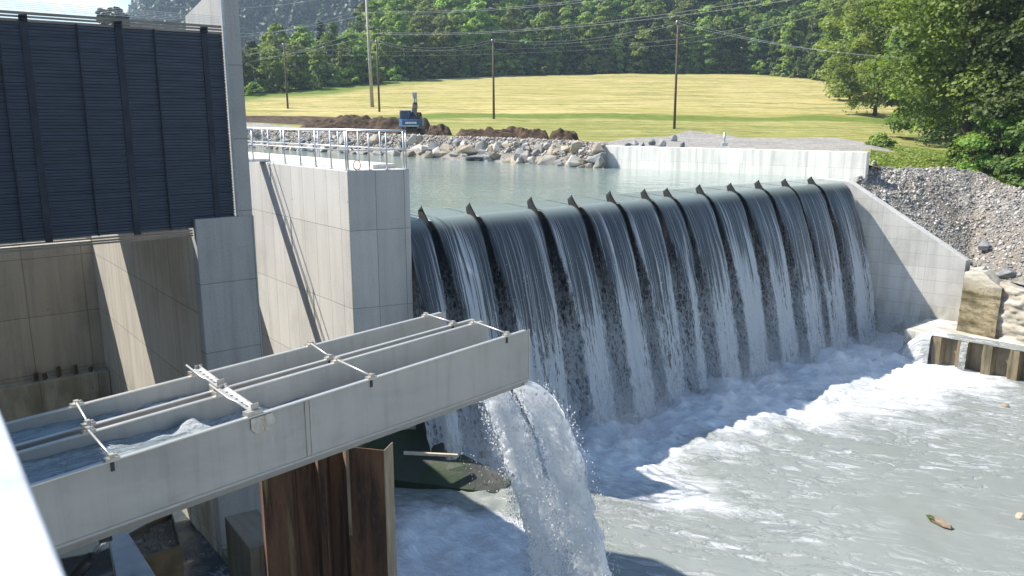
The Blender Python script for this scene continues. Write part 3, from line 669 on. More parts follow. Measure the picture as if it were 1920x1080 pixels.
# top: level up to the crest, then sloping down to the end
pts = [(0.0, NC - 1.2, 7.12), (.215, NC + .25, 7.02), (1.0, nE1, zEnd)]
Lf = [W(e0w + (eEnd - e0w) * f, n, 0) for f, n, z in pts]; zz = [z for _, _, z in pts]
for i in range(2):
    a0, a1 = Lf[i], Lf[i + 1]; c0, c1 = a0 + EV * thk, a1 + EV * thk
    mb.face([q3(a0, -3), q3(a1, -3), q3(a1, zz[i + 1]), q3(a0, zz[i])]); mb.face([q3(c1, -3), q3(c0, -3), q3(c0, zz[i]), q3(c1, zz[i + 1])])
    mb.face([q3(a0, zz[i]), q3(a1, zz[i + 1]), q3(c1, zz[i + 1]), q3(c0, zz[i])])
mb.face([q3(Lf[2], -3), q3(Lf[2] + EV * thk, -3), q3(Lf[2] + EV * thk, zEnd), q3(Lf[2], zEnd)])
mb.face([q3(Lf[0] + EV * thk, -3), q3(Lf[0], -3), q3(Lf[0], zz[0]), q3(Lf[0] + EV * thk, zz[0])])
tag(mb.build('wing_wall', M['wing'], None, .025), 'sloping concrete wing wall right of the waterfall with a diagonal shadow', 'wing wall')
WEND = q3(Lf[2], zEnd)
# ledge and sheet piles at the foot of the wing wall
pw = [at(1700, 618, .62), at(1750, 632, .62), at(1920, 662, .62), at(2250, 722, .62)]
d0 = (pw[2] - pw[1]).normalized(); inn = Vector((-d0.y, d0.x, 0))
if inn.y < 0: inn = -inn
back0 = [p + inn * 4.5 for p in pw]
m = MB(); st = pw[1] - d0 * 1.4; en = pw[3]
m.prism([st + inn * .50, en + inn * .50, en + inn * 5, st + inn * 5], -2, .62)
tag(m.build('wet_ledge', M['wing'], None, .03), 'wet concrete ledge behind the sheet piles below the wing wall', 'ledge')
length = (en - pw[1]).length; per = 1.0; kk = int(length / per)
for k in range(kk):
    s0 = pw[1] + d0 * (k * per)
    m = MB(); outl = [(0, 0), (.34, 0), (.46, .34), (.88, .34), (1.0, 0)]
    P0 = [s0 + d0 * a_ + inn * b_ for a_, b_ in outl]
    for i in range(len(P0) - 1):
        a_, b_ = P0[i], P0[i + 1]; m.face([q3(a_, -2), q3(b_, -2), q3(b_, .66), q3(a_, .66)])
        a2, b2 = a_ + inn * .03, b_ + inn * .03; m.face([q3(b2, -2), q3(a2, -2), q3(a2, .66), q3(b2, .66)]); m.face([q3(a_, .66), q3(b_, .66), q3(b2, .66), q3(a2, .66)])
    tag(m.build('sheet_pile', M['wet_pile'], None), 'wet brown steel sheet pile edging the ledge below the wing wall', 'sheet pile', 'low sheet piles along the right bank')
# water running over the ledge and down the piles
m = MB()
nu, nv = 80, 14
U = np.linspace(-1.7, 9, nu)[:, None]; Vv = np.linspace(0, 1, nv)[None, :]
base = np.array(pw[1]); dd = np.array(d0); ii = np.array(inn)
off = np.where(Vv < .5, .9 - 1.8 * Vv, -.03 - .16 * np.sqrt(np.clip(Vv - .5, 0, 1) * 2)); zf = np.where(Vv < .5, .70 - .06 * Vv, .66 - 1.35 * (np.clip(Vv - .5, 0, 1) * 2) ** 1.3)
Pv = base[None, None, :] + U[..., None] * dd + (off + 0 * U)[..., None] * ii
Pv[..., 2] = zf - .9 * np.clip(-.35 - U, 0, 3) ** 1.5 + (fbm(U * 3, Vv * 4, 9) - .47) * .05
foamv = np.clip(.95 - .09 * (U + 2) + 0 * Vv + (fbm(U * 1.4, Vv * .5, 8) - .47) * 1.0, 0, 1)
keep = []
Fg = gridfaces(nu, nv); fav = foamv.ravel()[Fg].mean(1); ug = (U + 0 * Vv).ravel()[Fg].mean(1); vg = (Vv + 0 * U).ravel()[Fg].mean(1)
Fg = Fg[(vg < .5) | (ug < -.1) | (vnoise(ug * 3.1, vg * 0, 5) > .80)]
o = npmesh('ledge_water', Pv, Fg, M['pool'], None, True, np.stack([U + 0 * Vv, Vv * 2 + 0 * U], -1).reshape(-1, 2), {'foam': np.clip(foamv, .2, 1)})
tag(o, kind='structure')
# ================================================================== FLUME
FO = Vector((-4.406, 6.852, 0)); FD = Vector((.6395, .7688, 0)).normalized(); FP = Vector((-FD.y, FD.x, 0)); ZT = 6.7
def fl(s, w, z): return Vector((FO.x + FD.x * s + FP.x * w, FO.y + FD.y * s + FP.y * w, z))
zb_ = lambda s: 6.003 - .0217 * s
S0, S1 = -3.0, 7.32
flume = empty('flume', fl(3, .9, 5.9), 'long pale steel flume of two parallel open troughs pouring into the pool', 'flume')
def trough(w0, w1):
    m = MB(); ss_ = [S0, 0, 2.96, S1]
    def prof(s, o):
        z = zb_(s); return [fl(s, w0 + o, ZT), fl(s, w0 + o, z + o * .3), fl(s, w0 + .09 + o * .4, z - .11 + o), fl(s, w1 - .09 - o * .4, z - .11 + o), fl(s, w1 - o, z + o * .3), fl(s, w1 - o, ZT)]
    for a_, b_ in zip(ss_[:-1], ss_[1:]):
        oa, ob, ia, ib = prof(a_, 0), prof(b_, 0), prof(a_, .012), prof(b_, .012)
        for k in range(5):
            m.face([oa[k], oa[k + 1], ob[k + 1], ob[k]]); m.face([ia[k], ib[k], ib[k + 1], ia[k + 1]])
    for s_ in (S0, S1):
        o_, i_ = prof(s_, 0), prof(s_, .012)
        for k in range(5): m.face([o_[k], o_[k + 1], i_[k + 1], i_[k]])
    m.build('trough', M['flume'], flume)
WN = (0, .915); WF = (1.125, 1.885)
trough(*WN); trough(*WF)
for w in (0, .915, 1.125, 1.885):
    m = MB(); m.bar(fl(S0, w, ZT + .008), fl(S1 - .12, w, ZT + .008), .055, .014); m.build('lip', M['flume_lip'], flume)
    if w in (0,):
        m = MB(); m.bar(fl(S1 + .004, w + .006, zb_(S1)), fl(S1 + .004, w + .006, ZT), .03, .012, FD); m.build('end_strip', M['flume_lip'], flume)
# weld seam and stiffening strip on the near side
m = MB(); m.bar(fl(2.98, -.004, zb_(3) + .005), fl(2.98, -.004, ZT - .02), .018, .006, FD); m.bar(fl(3.05, -.004, zb_(3) + .005), fl(3.05, -.004, ZT - .02), .010, .006, FD)
m.build('weld_seam', M['bracket'], flume)
m = MB(); m.bar(fl(S0, -.006, zb_(S0) + .02), fl(S1, -.006, zb_(S1) + .02), .008, .03, Vector((0, 0, 1))); m.build('bottom_strip', M['flume'], flume)
def tie(sa, wa, sb, wb):
    m = MB(); m.tube([fl(sa, wa, ZT + .05), fl(sb, wb, ZT + .05)], .014, 8)
    t_ = m.build('cross_tie', M['flume_lip'], flume)
    for s_, w_ in ((sa, wa), (sb, wb)):
        m = MB(); m.box(fl(s_, w_, ZT + .028), (.14, .075, .03), math.atan2(FD.y, FD.x)); m.box(fl(s_, w_, ZT + .05), (.05, .06, .05), math.atan2(FD.y, FD.x)); m.tube([fl(s_ + .05, w_, ZT + .03), fl(s_ + .05, w_, ZT + .065)], .012, 6); m.build('bracket', M['bracket'], flume)
    m = MB(); m.box(fl(sb, wb - .008, ZT - .06), (.035, .01, .09), math.atan2(FD.y, FD.x)); m.build('bolt_tab', M['dark_steel'], flume)
tie(1.14, 1.885, .95, 1.125); tie(.86, .915, .70, 0)
tie(4.46, 1.885, 4.22, 1.125); tie(4.18, .915, 4.02, 0)
tie(6.84, 1.885, 6.72, 1.125); tie(6.98, .915, 6.76, 0)
def lattice(sa, wa, sb, wb):
    m = MB(); a_, b_ = fl(sa, wa, ZT + .085), fl(sb, wb, ZT + .06)
    m.bar(a_, b_, .085, .012); m.bar(a_ + FD * .04 + Vector((0, 0, .02)), b_ + FD * .04 + Vector((0, 0, .02)), .012, .05)
    o = m.build('perforated_brace', M['flume_lip'], flume)
    m = MB(); dd_ = (b_ - a_)
    for f in (.2, .36, .52, .68, .84):
        c_ = a_ + dd_ * f + Vector((0, 0, .0075)); m.tube([c_, c_ + Vector((0, 0, .0015))], .017, 10)
    m.build('hole', M['dark_steel'], o)
    m = MB(); m.tube([a_ + dd_ * -.12 - FD * .10 + Vector((0, 0, .05)), a_ + dd_ * .42 - FD * .06, a_ + dd_ * .8], .013, 6); m.build('locking_rod', M['flume_lip'], o)
    for s_, w_ in ((sa, wa), (sb, wb)):
        m = MB(); m.box(fl(s_, w_, ZT + .04), (.20, .10, .05), math.atan2(FD.y, FD.x)); m.box(fl(s_ + .03, w_, ZT + .085), (.10, .012, .10), math.atan2(FD.y, FD.x)); m.build('bracket', M['bracket'], flume)
lattice(2.66, 1.90, 2.52, 1.12); lattice(2.44, .93, 2.30, .03)
m = MB(); pl_ = [(2.24, -.02), (2.24, -.15), (2.30, -.21), (2.46, -.21), (2.56, -.13), (2.52, -.02)]
m.hexa([fl(s_, -.018, ZT + z_) for s_, z_ in pl_], [fl(s_, -.004, ZT + z_) for s_, z_ in pl_]); m.build('side_plate', M['bracket'], flume)
for s_ in (3.5, 5.0, 6.5):
    for w_ in (1.125 + .38,): pass
rebase(flume, fl(3, .9, 5.9))
# water in the troughs
def chute(w0, w1, seed):
    nu, nv = 200, 22
    s_ = np.linspace(S0, S1 + .02, nu)[:, None]; w_ = np.linspace(w0 + .014, w1 - .014, nv)[None, :]
    z = 6.63 - .083 * np.clip(s_, 0, 9) + 0 * w_
    ch = sstep(.9, 2.2, s_) * sstep(4.6, 2.6, s_)
    z = z + (fbm(s_ * 2.2, w_ * 5, seed, 4) - .47) * (.07 + .20 * ch) + (fbm(s_ * 7, w_ * 9, seed + 5, 3) - .47) * (.05 + .09 * ch)
    z = np.maximum(z, zb_(s_) - .07)
    P = np.stack([FO.x + FD.x * s_ + FP.x * w_, FO.y + FD.y * s_ + FP.y * w_, z], -1)
    f = .50 + .50 * ch + 1.1 * (fbm(s_ * 1.1, w_ * 2.2, seed + 9) - .5) + 0 * w_
    o = npmesh('chute_water', P, gridfaces(nu, nv), M['chute'], None, True, np.stack([w_ + 0 * s_, s_ + 0 * w_], -1).reshape(-1, 2), {'foam': np.clip(f, 0, 1)})
    tag(o, kind='structure')
chute(*WN, 3); chute(*WF, 8)
def jet(w0, w1, label, seed, cleanside):
    nu, nv = 72, 230
    t_ = np.linspace(0, 1.19, nv)[None, :] ; a_ = np.linspace(0, 2 * PI, nu)[:, None]
    v0 = 2.75; zc = 5.80 - .25 * t_ - 4.905 * t_ ** 2; sc_ = S1 - .10 + v0 * t_
    wid = (w1 - w0 - .02) / 2 * (1 + (.10 if cleanside else .34) * sstep(0, .7, t_)); th = .035 + .075 * sstep(.15, 1.1, t_)
    ca, sa = np.cos(a_), np.sin(a_)
    x = np.sign(ca) * np.abs(ca) ** .55 * wid; y = np.sign(sa) * np.abs(sa) ** .8 * th
    vx = v0 + 0 * t_; vz = -.25 - 9.81 * t_; vl = np.sqrt(vx ** 2 + vz ** 2); nx, nz = -vz / vl, vx / vl
    L = np.concatenate([[0], np.cumsum(np.hypot(np.diff(sc_[0]), np.diff(zc[0])))])[None, :]
    grow = sstep(.05, 1.0, t_)
    no = (fbm(x * 4.5 + 3, L * 1.6 + np.sign(sa) * 9, seed, 5) - .47) * (.02 + .34 * grow) + (fbm(x * 13, L * 5 + np.sign(sa) * 5, seed + 3, 3) - .47) * (.015 + .15 * grow)
    x = x + (fbm(L * 2.2 + 0 * x, np.sign(ca) * 3 + 0 * x, seed + 7, 4) - .47) * .30 * grow * np.abs(ca) ** 2
    y = y + no * np.sign(sa)
    wc = (w0 + w1) / 2
    s_ = sc_ + y * nx; z = zc + y * nz; w_ = wc + x
    P = np.stack([FO.x + FD.x * s_ + FP.x * w_, FO.y + FD.y * s_ + FP.y * w_, z], -1)
    xn = x / (wid + 1e-6)
    ed = .5 * (1 - np.clip(np.abs(xn), 0, 1))
    if cleanside: ed = np.where(xn < 0, .5 - .25 * np.abs(xn), ed)
    j = empty('water_jet', fl(S1 + 2.7, wc, ZP), label, 'water jet', 'water jets pouring from the flume')
    npmesh('falling_water', P, gridfaces(nu, nv), M['jet'], j, True, np.stack([x + 0 * L, L + 0 * x], -1).reshape(-1, 2), None, {'Edge': np.stack([ed + 0 * L, L + 0 * x], -1).reshape(-1, 2)})
    rg = np.random.RandomState(seed); n = 7500
    tt = np.sqrt(rg.uniform(.02, 1.35, n)); xx = np.where(rg.rand(n) < .6, wid.mean() * (1 + np.abs(rg.normal(0, .16, n)) * tt) * (1 if not cleanside else np.where(rg.rand(n) < .75, 1, -1)), rg.uniform(-1, 1, n) * wid.mean())
    yy = rg.choice([-1, 1], n) * (.05 + .11 * tt) + rg.normal(0, .03 + .08 * tt, n); ss2 = S1 - .1 + v0 * tt + yy; zz2 = 5.8 - .25 * tt - 4.905 * tt ** 2 + rg.normal(0, .08, n)
    Pd = np.stack([FO.x + FD.x * ss2 + FP.x * (wc + xx), FO.y + FD.y * ss2 + FP.y * (wc + xx), zz2], -1)
    o = droplets('drops', Pd, (.003 + .015 * rg.rand(n) ** 1.6), (1, 1, 2.4), j); o['kind'] = 'stuff'
    rebase(j, fl(S1 + 2.7, wc, ZP))
jet(*WN, 'white water jet falling from the near trough of the flume, smooth right edge', 5, True)
jet(*WF, 'lacy white water jet falling from the far trough of the flume, breaking into drops', 15, False)

# ================================================================== BELOW THE FLUME
# rusty sheet pile wall: column of the picture, depth, out to the front flange
ZPT = 4.93
pts = [(486, 12.2), (492, 11.9), (548, 11.95), (556, 12.25), (590, 12.3), (598, 12.0), (612, 11.98), (618, 12.3), (644, 12.3), (652, 11.9), (722, 11.75), (737, 12.15)]
def colxz(px, Y, z): f = Y * CP + (CH - z) * SP; return (px - 960) / FPX * f
Pp = [Vector((colxz(px, Y, 4.2), Y, 0)) for px, Y in pts]
groups = [(0, 3), (3, 7), (7, 11)]
labs = ['dark rusty sheet pile standing deepest under the flume', 'narrow streaked rusty sheet pile in the middle of the three under the flume', 'broad red-brown rusty sheet pile with a pale yellow edge under the flume']
for (a_, b_), lb in zip(groups, labs):
    w_ = empty('sheet_pile', q3(Pp[a_], -2), lb, 'sheet pile', 'rusty sheet piles under the flume')
    m = MB()
    for i in range(a_, b_):
        p0, p1 = Pp[i], Pp[i + 1]; o_ = Vector((p1.y - p0.y, -(p1.x - p0.x), 0)).normalized() * -.018
        if i == 10: continue
        zt1 = ZPT
        m.hexa([q3(p0, -2), q3(p1, -2), q3(p1 + o_, -2), q3(p0 + o_, -2)], [q3(p0, zt1), q3(p1, zt1), q3(p1 + o_, zt1), q3(p0 + o_, zt1)])
    m.build('pile_web', M['rust'], w_)
    if b_ == 11:
        p0, p1 = Pp[10], Pp[11]; o_ = Vector((.016, .006, 0)); m = MB()
        m.hexa([q3(p0, -2), q3(p1, -2), q3(p1 + o_, -2), q3(p0 + o_, -2)], [q3(p0, ZPT), q3(p1, ZPT - .03), q3(p1 + o_, ZPT - .03), q3(p0 + o_, ZPT)]); m.build('flange', M['pile_edge'], w_)
        m = MB(); m.bar(q3(Pp[9] + Vector((.02, -.012, 0)), 3.4), q3(Pp[9] + Vector((.02, -.012, 0)), ZPT), .05, .012, Vector((0, 1, 0))); m.build('pale_lip', M['pile_edge'], w_)  # paler narrow bar along the upper fold of the pile
    rebase(w_, q3(Pp[a_], -2))
# concrete block in front of the piles
zk = 3.0
bt = [at(420, 968, zk), at(483, 953, zk), at(533, 1012, zk), at(468, 1030, zk)]
m = MB(); m.hexa([q3(p, -1.5) for p in bt][::-1], bt[::-1]); tag(m.build('concrete_block', M['dark_concrete'], None, .03), 'damp dark concrete block standing below the flume beside the rusty piles', 'block')
# chamber / tailwater below the flume
nE = np.linspace(-8, eBL - .02, 60); nN = np.linspace(NBK + .3, nT + 9.5, 90)
E_, N_ = np.meshgrid(nE, nN, indexing='ij')
zz_ = -.38 + 0 * N_ + (fbm(E_ * .9, N_ * .9, 51, 4) - .47) * .35
fo_ = .12 + .9 * (fbm(E_ * .5, N_ * .5, 61, 4) - .5)
V = np.stack([EV.x * E_ + NV.x * N_, EV.y * E_ + NV.y * N_, zz_], -1)
o = npmesh('chamber_water', V, gridfaces(60, 90), M['chamber_water'], None, True, np.stack([E_, N_], -1).reshape(-1, 2), {'foam': np.clip(fo_, 0, 1)}); tag(o, kind='structure')
m = MB(); m.prism([W(eBL - .02, nT + .0), W(eBL + 2.2, nT + .0), W(eBL + 2.2, nT + 1.2), W(eBL - .02, nT + 1.2)][::-1], -2, -.1)
tag(m.build('footing', M['dark_concrete'], None, .03), 'dark damp concrete footing under the tower block behind the rusty piles', 'footing')
# turbulent water box
zq = 3.3
bx = [at(236, 1010, zq), at(322, 962, zq), at(341, 1030, zq), at(262, 1054, zq)]
wb = empty('water_box', bx[2], 'dark open box full of swirling brown water under the flume', 'box')
m = MB()
for i in range(4):
    a_, b_ = bx[i], bx[(i + 1) % 4]; cc_ = sum(bx, Vector()) / 4; ia, ib = a_.lerp(cc_, .07), b_.lerp(cc_, .07)
    m.hexa([q3(a_, -1), q3(b_, -1), q3(ib, -1), q3(ia, -1)], [q3(a_, zq + .06), q3(b_, zq + .06), q3(ib, zq + .06), q3(ia, zq + .06)])
m.build('box_wall', M['timber'], wb)
nu = 40; U, Vv = np.meshgrid(np.linspace(.04, .96, nu), np.linspace(.04, .96, nu), indexing='ij')
c4 = [np.array(p) for p in bx]; P = ((1 - U) * (1 - Vv))[..., None] * c4[0] + (U * (1 - Vv))[..., None] * c4[1] + (U * Vv)[..., None] * c4[2] + ((1 - U) * Vv)[..., None] * c4[3]
P[..., 2] = zq - .05 + (fbm(U * 5, Vv * 5, 71, 4) - .47) * .16
npmesh('box_water', P, gridfaces(nu, nu), M['brown_water'], wb, True, np.stack([U * 1.2, Vv * 1.2], -1).reshape(-1, 2), {'foam': np.clip(.45 + 1.2 * (fbm(U * 4, Vv * 4, 72) - .5), 0, 1)})
rebase(wb, bx[2])
# support beam and hydraulic strut
zs = 4.6
b0, b1, b2, b3 = at(203, 1003, zs), at(240, 998, zs), at(312, 1110, zs), at(226, 1120, zs)
m = MB(); m.hexa([q3(p, zs - .3) for p in (b3, b2, b1, b0)], [b3, b2, b1, b0]); tag(m.build('support_beam', M['beam_steel'], None, .01), 'blue-grey steel beam carrying the flume, seen from above', 'beam')
hc = empty('hydraulic_strut', at(120, 1100, 4.4), 'slanting hydraulic strut with a shiny rod under the near end of the flume', 'strut')
h0, h1, h2 = at(120, 1105, 4.2), at(172, 1046, 4.75), at(196, 1012, 5.05)
m = MB(); m.tube([h0, h1], .075, 14); m.build('cylinder', M['dark_steel'], hc)
m = MB(); m.tube([h1, h2], .038, 12); m.build('rod', M['chrome'], hc)
m = MB(); m.box(h2 + Vector((.0, .02, .05)), (.14, .1, .14), .6); m.tube([h2 + Vector((0, 0, .05)), h2 + Vector((.02, .05, .5))], .03, 8); m.build('clevis', M['dark_steel'], hc)
rebase(hc, at(120, 1100, 4.4))
# mossy pier apron
zq = .55
ap = [at(700, 800, zq + .2), at(786, 806, zq), at(900, 868, .1), at(960, 898, -.15), at(940, 925, -.5), at(740, 900, -.3), at(690, 880, .1)]
g0 = sum(ap, Vector()) / 7
poly = [Vector((p.x, p.y, 0)) for p in ap]
bm = bmesh.new(); bv = [bm.verts.new(p) for p in ap]; bf = bm.faces.new(bv)
ex = bmesh.ops.extrude_face_region(bm, geom=[bf]); bmesh.ops.translate(bm, verts=[v for v in ex['geom'] if isinstance(v, bmesh.types.BMVert)], vec=(0, 0, -2.0))
bmesh.ops.triangulate(bm, faces=bm.faces); bmesh.ops.subdivide_edges(bm, edges=bm.edges, cuts=4, use_grid_fill=True)
for v in bm.verts: v.co.z += (float(fbm(v.co.x * 2, v.co.y * 2, 81)) - .47) * .10
bmesh.ops.recalc_face_normals(bm, faces=bm.faces)
me = bpy.data.meshes.new('mossy_apron'); bm.to_mesh(me); bm.free(); o = link('mossy_apron', me, M['moss'])
tag(o, 'dark wedge of mossy concrete at the foot of the pier', 'apron')
m = MB(); p0, p1 = at(757, 849, .62), at(858, 854, .42); m.bar(p0, p1, .10, .07); tag(m.build('sun_sliver', M['sun_sliver'], None), 'pale bar standing in for a sliver of sunlight on the mossy concrete apron', 'sun_sliver')  # pale bar in place of the sliver of sunlight on the apron
# driftwood and stones in the pool
def hull(seed, npts=18, sx=1, sy=1, sz=.75, name='rock', bev=.05):
    rg_ = random.Random(seed); bm = bmesh.new()
    for _ in range(npts):
        v = Vector((rg_.gauss(0, 1), rg_.gauss(0, 1), rg_.gauss(0, 1))); v.normalize(); bm.verts.new((v.x * sx * rg_.uniform(.75, 1), v.y * sy * rg_.uniform(.75, 1), v.z * sz * rg_.uniform(.75, 1)))
    r_ = bmesh.ops.convex_hull(bm, input=bm.verts); bmesh.ops.delete(bm, geom=list({g for g in r_['geom_unused'] + r_['geom_interior'] if isinstance(g, bmesh.types.BMVert)}), context='VERTS')
    bmesh.ops.recalc_face_normals(bm, faces=bm.faces)
    if bev: bmesh.ops.bevel(bm, geom=list(bm.edges), offset=.05, segments=1, affect='EDGES')
    me = bpy.data.meshes.new(name); bm.to_mesh(me); bm.free(); return me
pd = at(1758, 978, ZP); dw = empty('driftwood', pd, 'bleached log floating in the pool with green moss on one end', 'driftwood')
la_ = at(1786, 988, ZP) - at(1736, 966, ZP)
o = link('log', hull(57, 40, .42, .15, .12, 'log', 0), M['driftwood'], dw); o.location = at(1761, 978, ZP + .08); o.rotation_euler = (.05, .06, math.atan2(la_.y, la_.x))
o = link('moss_clump', hull(33, 20, .17, .10, .045, 'moss_clump', 0), M['log_moss'], dw); o.location = at(1746, 970, ZP + .15); o.rotation_euler = (0, .1, math.atan2(la_.y, la_.x))
rebase(dw, pd)
for px, py, sc_, lb in ((1883, 761, .24, 'small brown stone breaking the pool surface near the sheet piles'), (1917, 969, .26, 'pale brown stone at the right edge of the pool')):
    o = link('stone', hull(int(px), 16, 1, .8, .55, 'stone'), M['stone_tan']); o.location = at(px, py, ZP); o.scale = (sc_,) * 3; tag(o, lb, 'stone')
# parapet beside the camera
zp = 9.45
p0, p1 = at(-8, 745, zp), at(128, 1085, zp); dd_ = (p1 - p0).normalized(); lf = Vector((-dd_.y, dd_.x, 0)); lf = lf if lf.x < 0 else -lf
a_, b_ = p0 - dd_ * 1.6, p1 + dd_ * .6
m = MB(); nseg = 40
for k in range(nseg):
    q0, q1 = a_.lerp(b_, k / nseg), a_.lerp(b_, (k + 1) / nseg)
    prof_ = lambda q: [q + Vector((0, 0, -.03)), q + Vector((0, 0, -.006)), q + lf * .008, q + lf * .5]
    A_, B_ = prof_(q0), prof_(q1)
    for i in range(3): m.face([A_[i], A_[i + 1], B_[i + 1], B_[i]], True)
tag(m.build('parapet', M['white_paint'], None), 'bright white parapet edge close to the camera', 'parapet')

# ================================================================== BANKS
rockset = {k: [hull(100 + 20 * j + i, 10 + i % 4, 1, .75 + .08 * (i % 4), .6 + .1 * (i % 4), 'boulder', .03) for i in range(6)] for j, k in enumerate(('stone_pale', 'stone_grey', 'stone_tan'))}
for k, ms_ in rockset.items():
    for me in ms_: me.materials.append(M[k])
def boulder(p, s, kind, label, group):
    o = bpy.data.objects.new('boulder', rnd.choice(rockset[kind])); col.objects.link(o); o.location = p
    o.rotation_euler = (rnd.uniform(-.5, .5), rnd.uniform(-.5, .5), rnd.uniform(0, 6.3)); o.scale = (s * rnd.uniform(.8, 1.3), s * rnd.uniform(.8, 1.2), s * rnd.uniform(.8, 1.15))
    return tag(o, label, 'boulder', group)
wl = [at(380, 272, ZR), at(470, 277, ZR), at(560, 282, ZR), at(640, 287, ZR), at(756, 293, ZR), at(880, 300, ZR), at(1000, 307, ZR), at(1132, 316, ZR)]
tp = [(380, 243, 9.0), (470, 244, 8.92), (560, 248, 8.75), (640, 251, 8.7), (756, 255, 8.65), (880, 259, 8.63), (1000, 263, 8.58), (1132, 271, 8.50)]
topl = []
for (px, py, z), w_ in zip(tp, wl):
    p = at(px, py, z); d_ = (p - w_); d_.z = 0
    if d_.length > 4.5: p = w_ + d_.normalized() * 4.5; p.z = z
    topl.append(p)
BANKTOP = topl
def polyat(P, f):
    x = f * (len(P) - 1); i = min(int(x), len(P) - 2); return P[i].lerp(P[i + 1], x - i)
nu, nv = 200, 16
Pg = np.zeros((nu, nv, 3))
for i in range(nu):
    a_, b_ = polyat(wl, i / (nu - 1)), polyat(topl, i / (nu - 1)); a2 = a_ + (a_ - b_) * .4
    for j in range(nv):
        v_ = a2.lerp(b_, j / (nv - 1)); Pg[i, j] = v_
Pg[..., 2] += (fbm(Pg[..., 0] * .9, Pg[..., 1] * .9, 91) - .47) * .35 * np.linspace(1, .15, nv)[None, :]
o = npmesh('riprap_bank', Pg, gridfaces(nu, nv), M['gravel'], None, False); tag(o, kind='structure')
lbl = {'stone_pale': 'pale angular boulder in the rock bank along the far side of the reservoir', 'stone_grey': 'blue-grey angular boulder in the rock bank along the far side of the reservoir', 'stone_tan': 'tan angular boulder in the rock bank along the far side of the reservoir'}
for i in range(190):
    f = (i + rnd.uniform(-.4, .4)) / 189; f = min(max(f, .02), .992); row = rnd.choice([0, 0, .18, .38, .55, .72])
    a_, b_ = polyat(wl, f), polyat(topl, f); p = a_.lerp(b_, row) + Vector((0, 0, .08))
    s_ = rnd.choice([.4, .55, .7, .8, .95, 1.1]) * rnd.uniform(.85, 1.15) * (1 - .35 * row) * (.85 if f < .3 else 1); k = rnd.choice(['stone_pale', 'stone_pale', 'stone_grey', 'stone_tan'])
    boulder(p, s_, k, lbl[k], 'riprap boulders along the far bank')
for px, py, z, s_ in ((1262, 262, 8.5, .55), (1278, 273, 8.4, .45), (1240, 272, 8.4, .5), (1205, 271, 8.4, .45), (1175, 272, 8.42, .4), (1190, 268, 8.45, .35), (1222, 268, 8.45, .35)):
    boulder(at(px, py, z), s_, 'stone_grey', 'grey boulder heaped on the gravel just behind the white abutment wall', 'boulders behind the white wall')
# gravel slope right of the wing wall
def pf(px, py, f):
    r_ = ray(px, py); k = f / (r_.y * CP - r_.z * SP) if True else 0; return Vector((0, 0, CH)) + r_ * f
wt = [q3(Lf[0] + EV * (thk - .02), 6.95), q3(Lf[1] + EV * (thk - .02), 6.80), q3(Lf[1].lerp(Lf[2], .5) + EV * (thk - .02), (7.02 + zEnd) / 2 - .2), q3(Lf[2] + EV * (thk - .05), zEnd - .25)]
low = [q3(cR + bk * (th + .05) - dW * .1, 7.3), wt[1], wt[1].lerp(wt[2], .5), wt[2], wt[3]] + [pf(1860, 520, 36.0), pf(1920, 535, 34.6), pf(2080, 600, 32), pf(2400, 760, 28)]
crest = [pf(1641, 305, 43.6), pf(1650, 311, 43.2), pf(1700, 314, 43), pf(1760, 316, 43.2), pf(1830, 325, 43), pf(1880, 339, 42), pf(1925, 357, 41), pf(2120, 430, 38), pf(2450, 560, 34)]
behind = [p + Vector((.8, 5, -.7)) for p in crest]
nu, nv = 150, 90
Pg = np.zeros((nu, nv, 3))
for i in range(nu):
    f = i / (nu - 1); a_, b_, c_ = polyat(low, f), polyat(crest, f), polyat(behind, f)
    for j in range(nv):
        v_ = j / (nv - 1)
        if v_ < .82:
            w_ = v_ / .82; p = a_.lerp(b_, w_); p.z += .35 * math.sin(PI * w_)
        else: p = b_.lerp(c_, (v_ - .82) / .18)
        Pg[i, j] = p
wmask = sstep(0, .08, np.linspace(0, 1, nv))[None, :]
Pg[..., 2] += ((fbm(Pg[..., 0] * .5, Pg[..., 1] * .5, 95, 5) - .47) * .55 + (fbm(Pg[..., 0] * 2.2, Pg[..., 1] * 2.2, 96, 4) - .47) * .28) * wmask
GB = Pg
o = npmesh('gravel_bank', Pg, gridfaces(nu, nv), M['gravel'], None, True); tag(o, kind='structure')
# loose stones on it
def pebbles(name, P, S, mats, seed=0):
    rg_ = np.random.RandomState(seed); n = len(P)
    oct_ = np.array([(1, 0, 0), (-1, 0, 0), (0, 1, 0), (0, -1, 0), (0, 0, .7), (0, 0, -.7)], float)
    V = oct_[None] * (rg_.uniform(.6, 1.3, (n, 6, 1))) + rg_.normal(0, .22, (n, 6, 3)); a = rg_.uniform(0, 2 * PI, n); ca, sa = np.cos(a), np.sin(a)
    X = V[..., 0] * ca[:, None] - V[..., 1] * sa[:, None]; Y = V[..., 0] * sa[:, None] + V[..., 1] * ca[:, None]
    V = np.stack([X, Y, V[..., 2]], -1) * np.asarray(S)[:, None, None] + np.asarray(P)[:, None, :]
    tri = np.array([(0, 2, 4), (2, 1, 4), (1, 3, 4), (3, 0, 4), (2, 0, 5), (1, 2, 5), (3, 1, 5), (0, 3, 5)])
    F = (np.arange(n)[:, None, None] * 6 + tri[None]).reshape(-1, 3)
    tint = np.repeat(rg_.rand(n), 6)
    return npmesh(name, V.reshape(-1, 3), F, mats, None, False, None, {'tint': tint})
t = NT('loose_stone'); tn = t.attr('tint')
M['loose'] = t.done(t.bsdf(color=t.ramp(tn, (0, (.13, .12, .11)), (.45, (.27, .25, .225)), (.8, (.40, .38, .345)), (1, (.55, .53, .50))), rough=.85, spec=.3))
rg = np.random.RandomState(12); n = 12000
